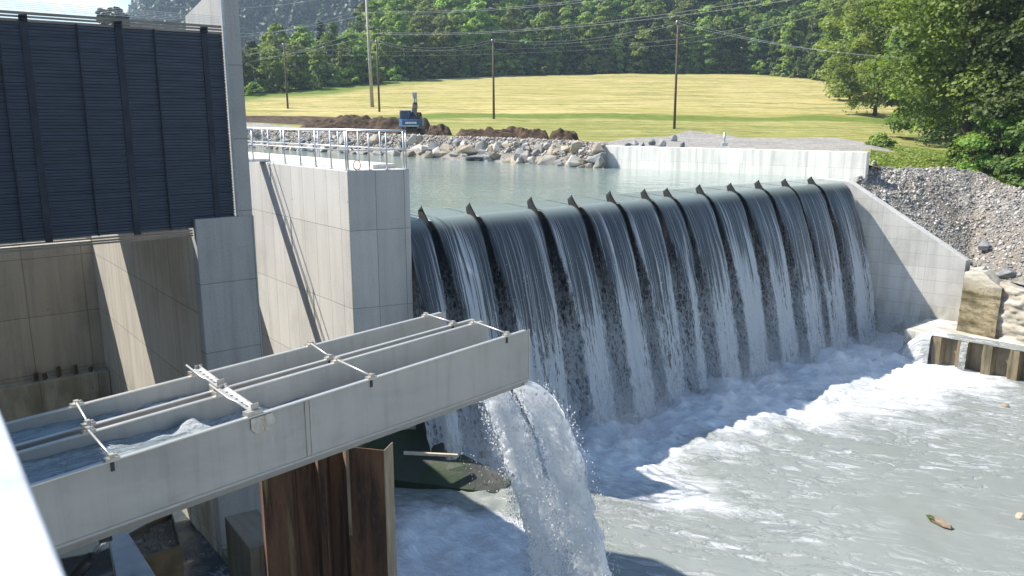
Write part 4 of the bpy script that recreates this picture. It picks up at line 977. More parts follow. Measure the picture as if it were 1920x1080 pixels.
ii_ = rg.randint(0, nu - 1, n); jj = np.clip((rg.beta(1.1, 1.3, n) * .84 * nv).astype(int), 0, nv - 1)
fr_ = rg.rand(n, 1); P = GB[ii_, jj] * fr_ + GB[np.minimum(ii_ + 1, nu - 1), np.minimum(jj + 1, nv - 1)] * (1 - fr_)
tag(pebbles('gravel_stones', P, .020 + .11 * rg.rand(n) ** 4.5, M['loose'], 1), kind='stuff')
n = 5200; f_ = rg.rand(n); P = np.array([list(polyat(topl, f)) for f in f_]); w_ = np.array([list(polyat(wl, f)) for f in f_]); k_ = rg.uniform(-.35, .65, (n, 1)); P = P + (w_ - P) * k_; P[:, 2] = np.where(k_[:, 0] < 0, np.array([polyat(topl, f).z for f in f_]), P[:, 2]) + .03
tag(pebbles('bank_gravel', P, .05 + .14 * rg.rand(n) ** 2.5, M['loose'], 2), kind='stuff')
for px, py, f, s_, k, lb in ((1262 + 575, 508, 36.4, .42, 'stone_pale', 'pale flat stone just right of the wing wall end'), (1888, 512, 35.6, .5, 'stone_grey', 'dark grey slab of rock on top of the old stone wall'), (1845, 462, 37.5, .45, 'stone_grey', 'dark rock half buried in the gravel slope above the wing wall end'), (1915, 545, 34.6, .55, 'stone_grey', 'dark rock at the right edge above the old stone wall'), (1765, 316, 43, .3, 'stone_pale', 'pale stone on the crest of the gravel slope by the grass'), (1900, 392, 40.5, .3, 'stone_pale', 'pale stone low on the gravel slope at the right edge')):
    boulder(pf(px, py, f), s_, k, lb, None)
# old stone wall beyond the wing wall
ow = empty('old_wall', pf(1860, 640, 35), 'weathered old stone wall with ochre moss right of the wing wall', 'wall')
def lumpy(name, fpts, mat, seed, zlo, parent):
    nu, nv = 110, 70; P = np.zeros((nu, nv, 3))
    for i in range(nu):
        a_ = polyat(fpts, i / (nu - 1)); b_ = a_ + inn * 2.6
        for j in range(nv):
            v_ = j / (nv - 1)
            P[i, j] = (a_.x + inn.x * .25 * min(v_ / .6, 1), a_.y + inn.y * .25 * min(v_ / .6, 1), zlo + (a_.z - zlo) * v_ / .6) if v_ < .6 else tuple(a_.lerp(b_, (v_ - .6) / .4) + inn * .25)
    nn = (fbm(P[..., 0] * .9 + P[..., 1] * .3, P[..., 2] * 1.2 + P[..., 1] * .4, seed, 5) - .47)
    n2 = np.abs(fbm(P[..., 0] * 2.1, P[..., 2] * 2.6, seed + 4, 3) - .47)
    k_ = .16 if 'mossy' in name else .55
    P[..., 0] -= inn.x * (nn * k_ - n2 * k_); P[..., 1] -= inn.y * (nn * k_ - n2 * k_); P[..., 2] += nn * .22
    n3 = (fbm(P[..., 0] * 4.5 + P[..., 1] * 2, P[..., 2] * 7, seed + 9, 4) - .47); P[..., 0] -= inn.x * n3 * .16; P[..., 1] -= inn.y * n3 * .16
    return npmesh(name, P, gridfaces(nu, nv), mat, parent, False)
f1 = [pf(1806, 512, 35.9), pf(1840, 514, 35.2), pf(1876, 545, 34.5)]; f2 = [pf(1872, 530, 34.8), pf(1900, 542, 34.2), pf(1960, 560, 33.2), pf(2200, 640, 30)]
lumpy('mossy_face', f1, M['moss_wall'], 5, .5, ow); lumpy('pale_face', f2, M['old_wall'], 6, .4, ow)
rebase(ow, pf(1860, 640, 35))
# ================================================================== GROUND TO THE HORIZON
fpx, fY, fz = [], [], []
def addf(px, p): fpx.append(px); fY.append(p.y); fz.append(p.z)
addf(-1400, Vector((0, 60, 8.9))); addf(0, Vector((0, 110, 8.9)))
for (px, _, _), p in zip(tp, topl): addf(px, p)
fpx[2:] = [960 + 1500 * p.x / p.y / CP for p in topl]
wbk = [cF + bk * th, cF.lerp(cR, .5) + bk * th, cR + bk * th]
for p, z in zip(wbk, (8.25, 8.15, 7.75)): addf(960 + 1500 * p.x / p.y / CP, Vector((p.x, p.y, z)))
for p in crest[2:]: addf(960 + 1500 * p.x / p.y / CP, p + Vector((.4, 2.2, -.45)))
fpx, fY, fz = map(np.array, (fpx, fY, fz)); od = np.argsort(fpx); fpx, fY, fz = fpx[od], fY[od], fz[od]
EDG_PX = [-900, 300, 460, 560, 700, 800, 930, 1130, 1400, 1550, 1690, 1800, 2400]; EDG_Y = [110, 128, 146, 160, 185, 203, 221, 236, 240, 202, 148, 110, 80]
SL_PX = [-900, 440, 600, 700, 800, 920, 2400]; SL = [.0, .02, .07, .18, .36, .46, .5]
def edgeY(px): return np.interp(px, EDG_PX, EDG_Y)
def gz(px, Y):
    px = np.asarray(px, float); Y = np.asarray(Y, float)
    y0 = np.interp(px, fpx, fY); z0 = np.interp(px, fpx, fz)
    zb0 = np.interp(px, [-900, 1200, 1640, 1760, 2400], [8.7, 8.45, 8.0, 7.25, 6.9])
    z = z0 + (zb0 - z0) * sstep(0, 14, Y - y0)
    eY = edgeY(px)
    z = z + .097 * (np.sqrt((np.maximum(Y - 80, 0)) ** 2 + 36) - 6) * (Y > 80) * np.where(px > 1690, np.clip(1 - (px - 1690) / 900, .3, 1), 1)
    z = z + (np.interp(px, SL_PX, SL) - .097) * np.maximum(Y - eY, 0) * sstep(0, 25, Y - eY) * sstep(900, 420, Y)
    return z
pxs = np.concatenate([np.linspace(-1400, 420, 30)[:-1], np.linspace(420, 1930, 330), np.linspace(1930, 2900, 20)[1:]])
vs = np.concatenate([np.linspace(0, 1, 190) ** 1.8 * 260, np.geomspace(270, 1400, 22)])
PX = pxs[:, None] + 0 * vs[None, :]; Y_ = np.interp(pxs, fpx, fY)[:, None] + vs[None, :]
X_ = (PX - 960) / FPX * CP * Y_; Z_ = gz(PX, Y_)
Z_ = Z_ + (fbm(X_ * .12, Y_ * .12, 101, 4) - .47) * .5 * sstep(2, 25, vs)[None, :] + (fbm(X_ * .8, Y_ * .8, 102, 3) - .47) * .14 * sstep(0, 2, vs)[None, :]
Yg = np.interp(PX, [300, 470, 560, 660, 760, 850, 1085, 1150, 1290, 1400, 1560, 1640, 1690, 1740], [95, 95, 90, 79, 69, 64, 57, 62, 90, 84, 84, 78, 56, 38])
grav = sstep(1.6, -1.6, Y_ - Yg) * (PX < 1760) * np.where(PX > 1622, sstep(-1, 1, Y_ - np.interp(PX, [1622, 1700], [54, 60])), 1)
soil = sstep(93, 96, Y_) * sstep(107, 105, Y_) * sstep(700, 640, PX) + sstep(80, 84, Y_) * sstep(98, 94, Y_) * sstep(540, 640, PX) * sstep(790, 760, PX)
eY = edgeY(PX)
wv = 3 * np.sin(PX * .011) + 2 * np.sin(PX * .031 + 1)
green = sstep(101, 103, Y_ + .3 * wv) * sstep(110.5, 108.5, Y_ + .3 * wv) * sstep(560, 800, PX) * .95
green = np.maximum(green, sstep(eY - 26, eY - 12, Y_ + wv) * sstep(900, 620, PX)); green = np.maximum(green, sstep(eY - 7, eY - 2, Y_ + wv * .6))
green = np.maximum(green, .42 * sstep(108, 98, Y_)); green = np.maximum(green, sstep(1600, 1700, PX) * sstep(88, 74, Y_) * .72)
green = np.maximum(green, sstep(0, 4, Y_ - eY))
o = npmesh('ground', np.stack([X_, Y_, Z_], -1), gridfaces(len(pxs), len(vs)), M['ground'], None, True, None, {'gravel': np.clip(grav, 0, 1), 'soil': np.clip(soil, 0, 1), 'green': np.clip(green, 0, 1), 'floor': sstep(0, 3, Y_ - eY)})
tag(o, kind='structure')
def G(px, Y): return Vector((colx(px, Y), Y, float(gz(px, Y))))
# soil heaps
def heap(px0, px1, Y, hgt, dep, seed, label):
    a_, b_ = G(px0, Y), G(px1, Y); L = (b_ - a_).length; nu, nv = max(30, int(L * 5)), 30
    u = np.linspace(0, 1, nu)[:, None]; v = np.linspace(-1, 1, nv)[None, :]
    env = np.clip(1 - np.abs(v) ** 1.4, 0, 1) * np.clip(sstep(0, .16, u) * sstep(1, .84, u), 0, 1)
    X = a_.x + (b_.x - a_.x) * u + 0 * v; Yy = Y + v * dep + 0 * u
    big = .15 + 1.55 * fbm(u * L * .38 + 0 * v, v * .9 + seed, seed, 4)
    Z = float(a_.z) - .15 + (b_.z - a_.z) * u + env ** .7 * hgt * big + (fbm(X * 1.6, Yy * 1.6, seed + 3, 5) - .47) * 1.1 * env ** .5
    o = npmesh('soil_heap', np.stack([X, Yy, Z], -1), gridfaces(nu, nv), M['soil'], None, False)
    return tag(o, label, 'soil heap', 'heaps of excavated soil')
heap(846, 1000, 67, 1.25, 1.8, 3, 'dark brown ridge of excavated soil right of the excavator')
heap(968, 1032, 64.5, .85, 1.5, 31, 'middle dark lump of excavated soil between two grassy gaps')
heap(1028, 1088, 63, .85, 1.5, 23, 'small dark soil heap at the right end of the row on the bank')
heap(560, 752, 88, 1.5, 3.0, 5, 'long grey-brown soil bank left of the excavator')
heap(690, 816, 84, 1.7, 2.2, 9, 'brown soil heap rising directly behind the excavator')
heap(800, 848, 80, 1.25, 1.6, 15, 'short dark soil heap just right of the excavator')
# ------------------------------------------------------------------ excavator (seen from behind, boom folded up)
xp = G(772, 74); ex = empty('excavator', xp, 'blue tracked excavator seen from behind with its arm folded upright', 'excavator')
xa = math.atan2(-xp.x, xp.y) * 0
def xl(x, y, z): return xp + Vector((x, y, z * .84 if z < 2.7 else 2.27 + (z - 2.7) * .62))
for sx in (-1, 1):
    m = MB(); n_ = 16; ring = [(1.35 * math.cos(2 * PI * k / n_) * (1 if abs(math.cos(2 * PI * k / n_)) < .7 else 1), .36 * math.sin(2 * PI * k / n_)) for k in range(n_)]
    m.hexa([xl(sx * .85 - .22, y, .38 + z) for y, z in ring], [xl(sx * .85 + .22, y, .38 + z) for y, z in ring]); m.build('track', M['black_rubber'], ex)
m = MB(); m.box(xl(0, 0, .55), (1.3, 1.6, .35)); m.build('undercarriage', M['dark_steel'], ex)
m = MB(); m.tube([xl(0, 0, .7), xl(0, 0, .92)], .5, 16); m.build('turntable', M['dark_steel'], ex)
m = MB(); cw = [(-1.05, .6), (-1.05, -.85), (-.75, -1.25), (.75, -1.25), (1.05, -.85), (1.05, .6)]
m.hexa([xl(x, y, .95) for x, y in cw], [xl(x * .97, y * .96, 1.72) for x, y in cw]); hs_ = m.build('house', M['blue_paint'], ex, .06)
m = MB(); m.box(xl(0, -1.255, 1.04), (1.5, .02, .05)); m.build('white_stripe', M['white_mark'], hs_)
m = MB()
for k, (w_, g_) in enumerate(((.11, 0), (.11, 0), (.11, 0), (.10, 0), (.10, 0), (.10, 0), (.11, 0))): m.box(xl(-.36 + k * .145, -1.262, 1.36), (w_, .02, .15))
m.build('white_lettering', M['white_mark'], hs_)
m = MB(); cab = [(-1.05, -.25), (-.15, -.25), (-.15, 1.15), (-1.05, 1.15)]
m.hexa([xl(x, y, 1.72) for x, y in cab], [xl(x * .97 - .0, y * .95, 2.62) for x, y in cab]); cb = m.build('cab', M['blue_paint'], ex, .05)
m = MB(); m.box(xl(-.6, -.262, 2.2), (.62, .02, .58)); m.build('window', M['window'], cb)
m = MB(); m.box(xl(-1.06, .45, 2.2), (.02, 1.1, .58)); m.build('window', M['window'], cb)
m = MB(); m.box(xl(-.6, .45, 2.66), (.95, 1.45, .05)); m.build('cab_roof', M['white_mark'], cb)
m = MB(); m.box(xl(.45, -.3, 1.86), (.9, 1.2, .28)); m.tube([xl(.7, -.1, 1.95), xl(.7, -.1, 2.3)], .05, 8); m.build('engine_cover', M['dark_steel'], ex)
m = MB(); bp = [xl(.12, .7, 1.6), xl(.12, 1.3, 2.7), xl(.12, 2.0, 3.6)]
m.bar(bp[0], bp[1], .42, .5, Vector((0, -1, .5))); m.bar(bp[1], bp[2], .40, .45, Vector((0, -1, .5))); m.build('boom', M['dark_steel'], ex)
m = MB(); m.bar(xl(.12, 2.2, 2.9), xl(.12, 1.75, 5.0), .34, .36, Vector((0, 1, 0))); m.box(xl(.12, 1.7, 5.0), (.38, .4, .35)); ar = m.build('arm', M['grey_arm'], ex, .03)
m = MB(); m.tube([xl(.02, 1.95, 3.2), xl(.02, 1.52, 4.5)], .06, 8); m.tube([xl(.22, 1.95, 3.2), xl(.22, 1.52, 4.5)], .06, 8); m.build('cylinder', M['chrome'], ar)
m = MB(); bk_ = [(2.4, 2.5), (3.1, 2.2), (3.3, 1.5), (2.6, 1.3)]; m.hexa([xl(-.35, y, z) for y, z in bk_], [xl(.6, y, z) for y, z in bk_]); m.build('bucket', M['dark_steel'], ex)
for c_ in ex.children: pass
rebase(ex, xp)
ex.scale = (1, 1, 1)
# ------------------------------------------------------------------ poles and wires
POLES = [(541, 116, 110, 9.0, 'slender dark wooden pole farthest left in the meadow'), (712, 113, 112, 9.4, 'slender dark wooden pole close beside the tall grey mast'), (926, 102, 226, 9.6, 'dark wooden pole standing in the meadow above the soil heaps'), (1265, 91, 55, 11.6, 'dark wooden pole in the meadow near the white abutment wall')]
tops = {}
for px, Y, pt, h_, lb in POLES:
    b_ = G(px, Y); po = empty('utility_pole', b_, lb, 'pole', 'wooden utility poles in the meadow')
    m = MB(); m.tube([b_ + Vector((0, 0, -.3)), b_ + Vector((-.05, 0, h_))], [.15, .10], 8); m.build('shaft', M['wood_pole'], po)
    m = MB()
    for k in (-1, 1):
        m = MB(); m.tube([b_ + Vector((-.05 + .16 * k, 0, h_ - .35)), b_ + Vector((-.05 + .16 * k, 0, h_ - .05))], .06, 6); m.build('insulator', M['galv'], po)
    rebase(po, b_); tops[px] = b_ + Vector((0, 0, h_))
b_ = G(699, 121); po = empty('power_mast', b_, 'tall grey power mast with two dark crossarms rising above the trees', 'mast'); hm_ = 16.2
m = MB(); m.tube([b_ + Vector((0, 0, -.3)), b_ + Vector((-.35, 0, hm_))], [.27, .16], 10); m.build('shaft', M['pole_grey'], po)
arms = []
for z_ in (10.9, 13.8):
    c_ = b_ + Vector((-.35 * z_ / hm_, 0, z_)); m = MB(); m.bar(c_ + Vector((-2.0, .6, .15)), c_, .14, .16); m.bar(c_, c_ + Vector((2.0, -.6, .15)), .14, .16); m.build('crossarm', M['dark_steel'], po)
    for s_ in (-1.9, 1.9):
        m = MB(); m.tube([c_ + Vector((s_, -.3 * s_, .1)), c_ + Vector((s_, -.3 * s_, -.45))], .05, 6); m.build('insulator', M['galv'], po); arms.append(c_ + Vector((s_, -.3 * s_, -.45)))
rebase(po, b_); mtop = b_ + Vector((-.35, 0, hm_))
def wire(a_, b_, sag, label, r_=.011):
    m = MB(); a_, b_ = Vector(a_), Vector(b_); n_ = 26
    m.tube([a_.lerp(b_, k / n_) - Vector((0, 0, sag * 4 * (k / n_) * (1 - k / n_))) for k in range(n_ + 1)], r_, 4, False)
    tag(m.build('overhead_wire', M['wire'], None), label, 'wire', 'overhead power lines')
def offp(px, py, Y): return atY(px, py, Y)
ORD = [541, 712, 926, 1265]
for dz in (-.05, -.35):
    wire(offp(330, 118 + dz * 20, 125), tops[541] + Vector((.1, 0, dz)), .8, 'low overhead wire leaving the farthest left wooden pole to the left')
    for p_, q_ in zip(ORD[:-1], ORD[1:]): wire(tops[p_] + Vector((.1, 0, dz)), tops[q_] + Vector((.1, 0, dz)), 1.0, {541: 'low overhead wire from the farthest left pole to the pole beside the mast', 712: 'low overhead wire from the mast-side pole to the pole above the soil heaps', 926: 'low overhead wire from the soil heap pole to the pole by the white wall'}[p_])
    wire(tops[1265] + Vector((.1, 0, dz)), offp(1990, 120 + dz * 25, 60), 1.2, 'low overhead wire running right from the pole by the white wall into the trees')
for k, a_ in enumerate(arms):
    wire(offp(300, (118, 108, 62, 52)[k], 190), a_, 2.2, 'overhead wire running left from the %s crossarm of the tall mast' % ('lower', 'lower', 'upper', 'upper')[k], .016)
    wire(a_, offp(1760, (-46, -62, -100, -118)[k], 62), 1.6, 'overhead wire running right and up from the %s crossarm of the tall mast' % ('lower', 'lower', 'upper', 'upper')[k], .016)
wire(mtop, offp(300, 10, 190), 1.5, 'overhead wire running left from the top of the tall mast', .016); wire(mtop, offp(1500, -120, 70), 1.5, 'overhead wire running right from the top of the tall mast', .016)
for k, (ya, yb) in enumerate(((95, 88), (86, 80))): wire(offp(380, ya, 150), offp(1180, yb, 150), 1.2, 'nearly level overhead wire crossing in front of the wood behind the tall mast'); wire(offp(1180, yb, 150), offp(1660, -10 - 14 * k, 80), 1.2, 'overhead wire climbing to the right in front of the wood')
# marker post behind the white wall
p_ = G(1360, 56); p_.z = 8.2; mp_ = empty('marker_post', p_, 'small grey vent post with a square base behind the white abutment wall', 'post')
m = MB(); m.tube([p_ + Vector((0, 0, .15)), p_ + Vector((0, 0, .95))], .075, 10); m.build('tube', M['galv'], mp_)
m = MB(); m.box(p_ + Vector((0, 0, .12)), (.42, .42, .30)); m.build('base', M['galv'], mp_, .03); rebase(mp_, p_)
# ================================================================== TREES
def leaf_mesh(name, C, Nn, S, tint, seed):
    rg_ = np.random.RandomState(seed); n = len(C)
    up = rg_.normal(size=(n, 3)); nn = Nn + rg_.normal(0, .42, (n, 3)); nn /= np.linalg.norm(nn, axis=1, keepdims=True) + 1e-9
    a = np.cross(nn, up); a /= np.linalg.norm(a, axis=1, keepdims=True) + 1e-9; b = np.cross(nn, a)
    S = np.asarray(S)[:, None]; q = [(-.5, -.28), (.1, -.5), (.6, .12), (-.15, .5)]
    V = np.stack([C + a * S * x + b * S * y * rg_.uniform(.7, 1.2, (n, 1)) + nn * S * rg_.normal(0, .08, (n, 1)) for x, y in q], 1)
    F = np.arange(n * 4).reshape(-1, 4)
    return npmesh(name, V.reshape(-1, 3), F, False, None, False, None, {'tint': np.repeat(np.clip(tint, 0, 1), 4)})
def crown_mesh(seed, H, Rr, base, nclump, nleaf, size, mat, shape='round', lean=0.0):
    rg_ = np.random.RandomState(seed); cs, cr = [], []
    k = 0
    while len(cs) < nclump and k < nclump * 30:
        k += 1
        h_ = rg_.uniform(0, 1)
        if shape == 'round': rad = math.sqrt(max(0, 1 - (2 * h_ - .92) ** 2 * .95)) * (1.0 - .12 * h_)
        elif shape == 'tall': rad = math.sqrt(max(0.02, 1 - (2 * h_ - .80) ** 2 * .72)) * .95
        elif shape == 'cone': rad = (1 - h_) ** .85 + .04
        else: rad = math.sqrt(max(0, 1 - h_ ** 2))
        th_ = rg_.uniform(0, 2 * PI); rr = rad * Rr * (rg_.uniform(.35, 1.0) ** .6) * (1 + .18 * math.sin(3 * th_ + seed) * (shape != 'cone'))
        p = np.array([rr * math.cos(th_) + lean * h_ * Rr, rr * math.sin(th_), base + h_ * (H - base)])
        cs.append(p); cr.append(Rr * rg_.uniform(.20, .40) * (.55 if shape == 'cone' else 1))
    cs, cr = np.array(cs), np.array(cr); ci = rg_.randint(0, len(cs), nleaf)
    d = rg_.normal(size=(nleaf, 3)); d /= np.linalg.norm(d, axis=1, keepdims=True); d[:, 2] = np.where(d[:, 2] < -.2, -d[:, 2] * .5, d[:, 2])
    rad = cr[ci] * rg_.uniform(.45, 1.12, nleaf) ** .7
    C = cs[ci] + d * rad[:, None] * np.array([1, 1, .72])
    C[:, 2] -= .35 * (rad ** 2) * rg_.rand(nleaf) * (shape != 'cone')
    ct = rg_.uniform(.15, .85, len(cs)); tint = ct[ci] + rg_.normal(0, .18, nleaf)
    me = leaf_mesh('crown', C, d * .8 + np.array([0, 0, .55]), size * rg_.uniform(.6, 1.35, nleaf), tint, seed + 1); me.materials.append(mat)
    return me, cs
def trunk_mesh(seed, H, base, cs, r0):
    rg_ = random.Random(seed); m = MB(); top = base + (H - base) * .72
    path = [Vector((rg_.uniform(-.05, .05) * z, rg_.uniform(-.05, .05) * z * .5, z)) for z in np.linspace(-.6, top, 7)]
    m.tube(path, [r0 * (1.25 - 1.05 * k / 6) for k in range(7)], 8)
    for i in range(7):
        c_ = Vector(cs[rg_.randrange(len(cs))]); s_ = path[min(5, 2 + i % 4)]; m.tube([s_, s_.lerp(c_, .55) + Vector((0, 0, .15)), c_], [r0 * .42, r0 * .25, r0 * .08], 6)
    o = m.build('trunk', M['bark']); me = o.data; bpy.data.objects.remove(o); return me
KINDS = {
    'broad': [crown_mesh(201 + i, 15 + i % 3, 4.6 + .5 * (i % 2), -.2, 64, 5400, .56, M['leaf'], 'round') + (15 + i % 3, 1.0, .28) for i in range(4)],
    'tall': [crown_mesh(221 + i, 17 + i % 3, 3.9, -.2, 70, 5600, .54, M['leaf'], 'tall') + (18 + i % 3, 1.2, .24) for i in range(4)],
    'dark': [crown_mesh(241 + i, 16, 4.2, -.2, 60, 4800, .56, M['leaf_dark'], 'round') + (16, 1.0, .28) for i in range(2)],
    'conifer': [crown_mesh(261 + i, 18, 3.0, 1.2, 90, 2600, .55, M['needle'], 'cone') + (18, 1.2, .22) for i in range(2)],
    'shrub': [crown_mesh(281 + i, 3.2, 2.4, .1, 22, 900, .42, M['leaf'], 'dome') + (3.2, .1, .08) for i in range(3)],
}
PROTO = {k: [(c_[0], trunk_mesh(7 + i, c_[2], c_[3], c_[1], c_[4])) for i, c_ in enumerate(v)] for k, v in KINDS.items()}
def plant(kind, p, s, label, group, nm='tree', cat='tree'):
    cme, tme = rnd.choice(PROTO[kind]); t_ = empty(nm, p, label, cat, group, rnd.uniform(0, 6.28)); t_.scale = (s * rnd.uniform(.9, 1.15), s * rnd.uniform(.9, 1.15), s)
    c_ = bpy.data.objects.new('crown', cme); col.objects.link(c_); c_.parent = t_
    k_ = bpy.data.objects.new('trunk' if nm != 'shrub' else 'stem', tme); col.objects.link(k_); k_.parent = t_
    return t_
TL = {'broad': 'broad light green tree in the wood along the top of the meadow', 'tall': 'tall narrow light green tree in the wood along the top of the meadow', 'dark': 'dark green broadleaf tree in the wood along the top of the meadow', 'conifer': 'dark conifer among the broadleaf trees above the meadow'}
def row(d0, sp, px0, px1, kinds, smin, smax, jit=3.0):
    px = px0
    while px < px1:
        Y = float(edgeY(px)) + d0 + rnd.uniform(-jit, jit); k = rnd.choice(kinds); p = G(px, Y); p.z -= .2
        plant(k, p, rnd.uniform(smin, smax) * float(np.interp(px, [440, 560, 700, 900], [.62, .70, .82, 1.0])), TL[k], 'trees of the wood above the meadow')
        px += sp * FPX / Y * rnd.uniform(.75, 1.25)
row(2.5, 4.5, 436, 1650, ['broad', 'tall', 'broad', 'dark', 'tall'], .62, .95, 2.0)
row(10, 5.2, 436, 1700, ['tall', 'broad', 'tall', 'dark'], .85, 1.12)
row(21, 6.2, 440, 1760, ['tall', 'broad', 'broad', 'conifer'], .85, 1.15)
row(36, 7.6, 560, 1760, ['tall', 'broad', 'dark'], .9, 1.2)
row(54, 8.6, 690, 1700, ['tall', 'broad', 'conifer'], .95, 1.25)
row(76, 10, 760, 1600, ['broad', 'tall'], 1.0, 1.3)
row(104, 12, 820, 1500, ['broad', 'tall'], 1.1, 1.4)
px = 480
while px < 1690:
    Y = float(edgeY(px)) + rnd.uniform(-2.0, 1.5); plant('shrub', G(px, Y), rnd.uniform(.6, 1.35), 'low green bush at the foot of the wood along the meadow edge', 'bushes along the meadow edge', 'shrub', 'bush'); px += rnd.uniform(2.2, 5.5) * FPX / Y
# big trees close by on the right
def bigtree(px, Y, H, Rr, base, ncl, nl, size, mat, seed, label, shape='round', lean=0, trunk=.3):
    p = G(px, Y); cme, cs = crown_mesh(seed, H, Rr, base, ncl, nl, size, mat, shape, lean); tme = trunk_mesh(seed, H, base, cs, trunk)
    t_ = empty('tree', p, label, 'tree'); 
    for nm, me in (('crown', cme), ('trunk', tme)):
        o = bpy.data.objects.new(nm, me); col.objects.link(o); o.parent = t_
    return t_
bigtree(1815, 54, 19, 5.2, 2.9, 150, 52000, .215, M['leaf_near'], 301, 'large leafy maple at the right with low drooping branches over the meadow edge', 'round', -.12, .34)
bigtree(1965, 50, 20, 5.4, 1.2, 130, 40000, .22, M['leaf_dark'], 311, 'large dark green tree cut by the right edge of the picture', 'round', 0, .36)
bigtree(1738, 88, 19, 5.2, 1.4, 110, 26000, .30, M['leaf'], 321, 'tall light green tree behind the large maple at the right', 'round', 0, .3)
bigtree(1640, 112, 21, 5.6, 1.5, 110, 22000, .34, M['leaf'], 331, 'tall light green tree where the wood comes down to the meadow at the right', 'round', 0, .3)
bigtree(1590, 138, 22, 5.6, 1.2, 100, 18000, .38, M['leaf'], 341, 'broad light green tree left of the two tall trees at the right', 'round', 0, .3)
bigtree(1790, 80, 20, 5.5, 1.2, 100, 22000, .30, M['leaf_dark'], 351, 'dark green tree standing in shade behind the large maple', 'round', 0, .3)
def bush(px, Y, H, Rr, nl, mat, seed, label):
    p = G(px, Y); cme, cs = crown_mesh(seed, H, Rr, .1, 34, int(nl * 1.8), .19, mat, 'dome'); tme = trunk_mesh(seed, H, .1, cs, .07); t_ = empty('shrub', p, label, 'bush')
    for nm, me in (('crown', cme), ('stem', tme)):
        o = bpy.data.objects.new(nm, me); col.objects.link(o); o.parent = t_
bush(1885, 49, 4.6, 2.3, 6500, M['leaf_near'], 401, 'big rounded green bush under the maple at the right edge')
bush(1830, 50.5, 2.2, 1.3, 2600, M['leaf_near'], 402, 'small green bush at the foot of the maple')
bush(1935, 46, 3.6, 2.0, 5000, M['leaf_dark'], 403, 'dark bush at the right edge under the large dark tree')
bush(1655, 64, .9, .9, 900, M['grass'], 404, 'low weedy clump at the right end of the gravel track')
# grass tufts on the near meadow
rg = np.random.RandomState(77); n = 26000
pxg = rg.uniform(1640, 1990, n); Yg_ = rg.uniform(43, 72, n); ok = Yg_ > np.interp(pxg, fpx, fY) + .8; ok &= (Yg_ < 53) | (np.interp(pxg, [1640, 1690, 1740], [66, 58, 40]) < Yg_); pxg, Yg_ = pxg[ok], Yg_[ok]
Pg_ = np.stack([(pxg - 960) / FPX * CP * Yg_, Yg_, gz(pxg, Yg_) + .06], -1); nrm = np.stack([rg.normal(0, 1, len(Pg_)), rg.normal(0, 1, len(Pg_)), 0 * pxg + 1.1], -1)
me = leaf_mesh('grass', Pg_, nrm, rg.uniform(.10, .30, len(Pg_)), .5 + .7 * (fbm(Pg_[:, 0] * .4, Pg_[:, 1] * .25, 5) - .2), 78); me.materials.append(M['grass']); o = bpy.data.objects.new('grass', me); col.objects.link(o); tag(o, kind='stuff')
# far hill with its wood
hp = np.linspace(-400, 1500, 90); hy = np.linspace(380, 1010, 60)
HP, HY = np.meshgrid(hp, hy, indexing='ij')
def hz(px, Y):
    crestf = sstep(90, 420, px); s_ = np.maximum(Y - 430, 0)
    return 8 + (s_ * .30 + 40 * sstep(0, 160, s_)) * (.02 + .98 * crestf) + (fbm(px * .01, Y * .01, 140, 4) - .47) * 26 * sstep(0, 200, s_)
o = npmesh('hills', np.stack([(HP - 960) / FPX * CP * HY, HY, hz(HP, HY)], -1), gridfaces(90, 60), M['far_leaf'], None, True, None, {'tint': 0 * HP + .2}); tag(o, kind='structure')
rg = np.random.RandomState(88); Cl, Nl, Sl, Tl = [], [], [], []
nt_ = 3000
tpx = rg.uniform(230, 960, nt_); tY = 440 + 520 * rg.rand(nt_) ** 1.5
for a_, b_ in zip(tpx, tY):
    z0 = float(hz(a_, b_)); x0 = (a_ - 960) / FPX * CP * b_; con = rg.rand() < .68; Hh = rg.uniform(12, 20); nl = 70
    h_ = rg.rand(nl) ** (.8 if con else 1); rr = (Hh * .17 * (1 - h_) if con else Hh * .30 * np.sqrt(np.maximum(0, 1 - (2 * h_ - 1) ** 2))) * (.6 + .5 * rg.rand(nl)); an = rg.uniform(0, 2 * PI, nl)
    Cl.append(np.stack([x0 + rr * np.cos(an), b_ + rr * np.sin(an), z0 + h_ * Hh + (0 if con else 1.5)], -1)); Nl.append(np.stack([np.cos(an), np.sin(an), 0 * an + .6], -1)); Sl.append(rg.uniform(1.6, 3.0, nl)); Tl.append(np.full(nl, (-.25 if con else .30) + rg.normal(0, .12)) + rg.normal(0, .1, nl))
me = leaf_mesh('distant_forest', np.concatenate(Cl), np.concatenate(Nl), np.concatenate(Sl), np.concatenate(Tl), 90); me.materials.append(M['far_leaf']); o = bpy.data.objects.new('distant_forest', me); col.objects.link(o); tag(o, kind='stuff')
# conifers peeping over the screen
for px, py, Y in ((188, 13, 170), (196, 20, 168), (210, 17, 171), (221, 11, 169), (232, 22, 172), (203, 15, 175)):
    H_ = 18; top_ = atY(px, py, Y); t_ = plant('conifer', Vector((top_.x, top_.y, top_.z - H_)), 1.0, 'dark conifer top showing just above the left part of the slatted screen', 'conifers above the screen', 'tree', 'tree')
# pale far mountain
mp_ = np.linspace(120, 420, 40); yy_ = np.linspace(0, 1, 8); MP, V_ = np.meshgrid(mp_, yy_, indexing='ij'); Ym = 1350 + 160 * V_
hm2 = np.interp(MP, [120, 250, 282, 310, 420], [90, 170, 222, 232, 240]); Zm = 12 + hm2 * V_ + (fbm(MP * .06, V_ * 4, 150, 5) - .47) * 40 * V_
o = npmesh('mountain', np.stack([(MP - 960) / FPX * CP * Ym, Ym, Zm], -1), gridfaces(40, 8), M['stone_grey'], None, True); tag(o, kind='structure')

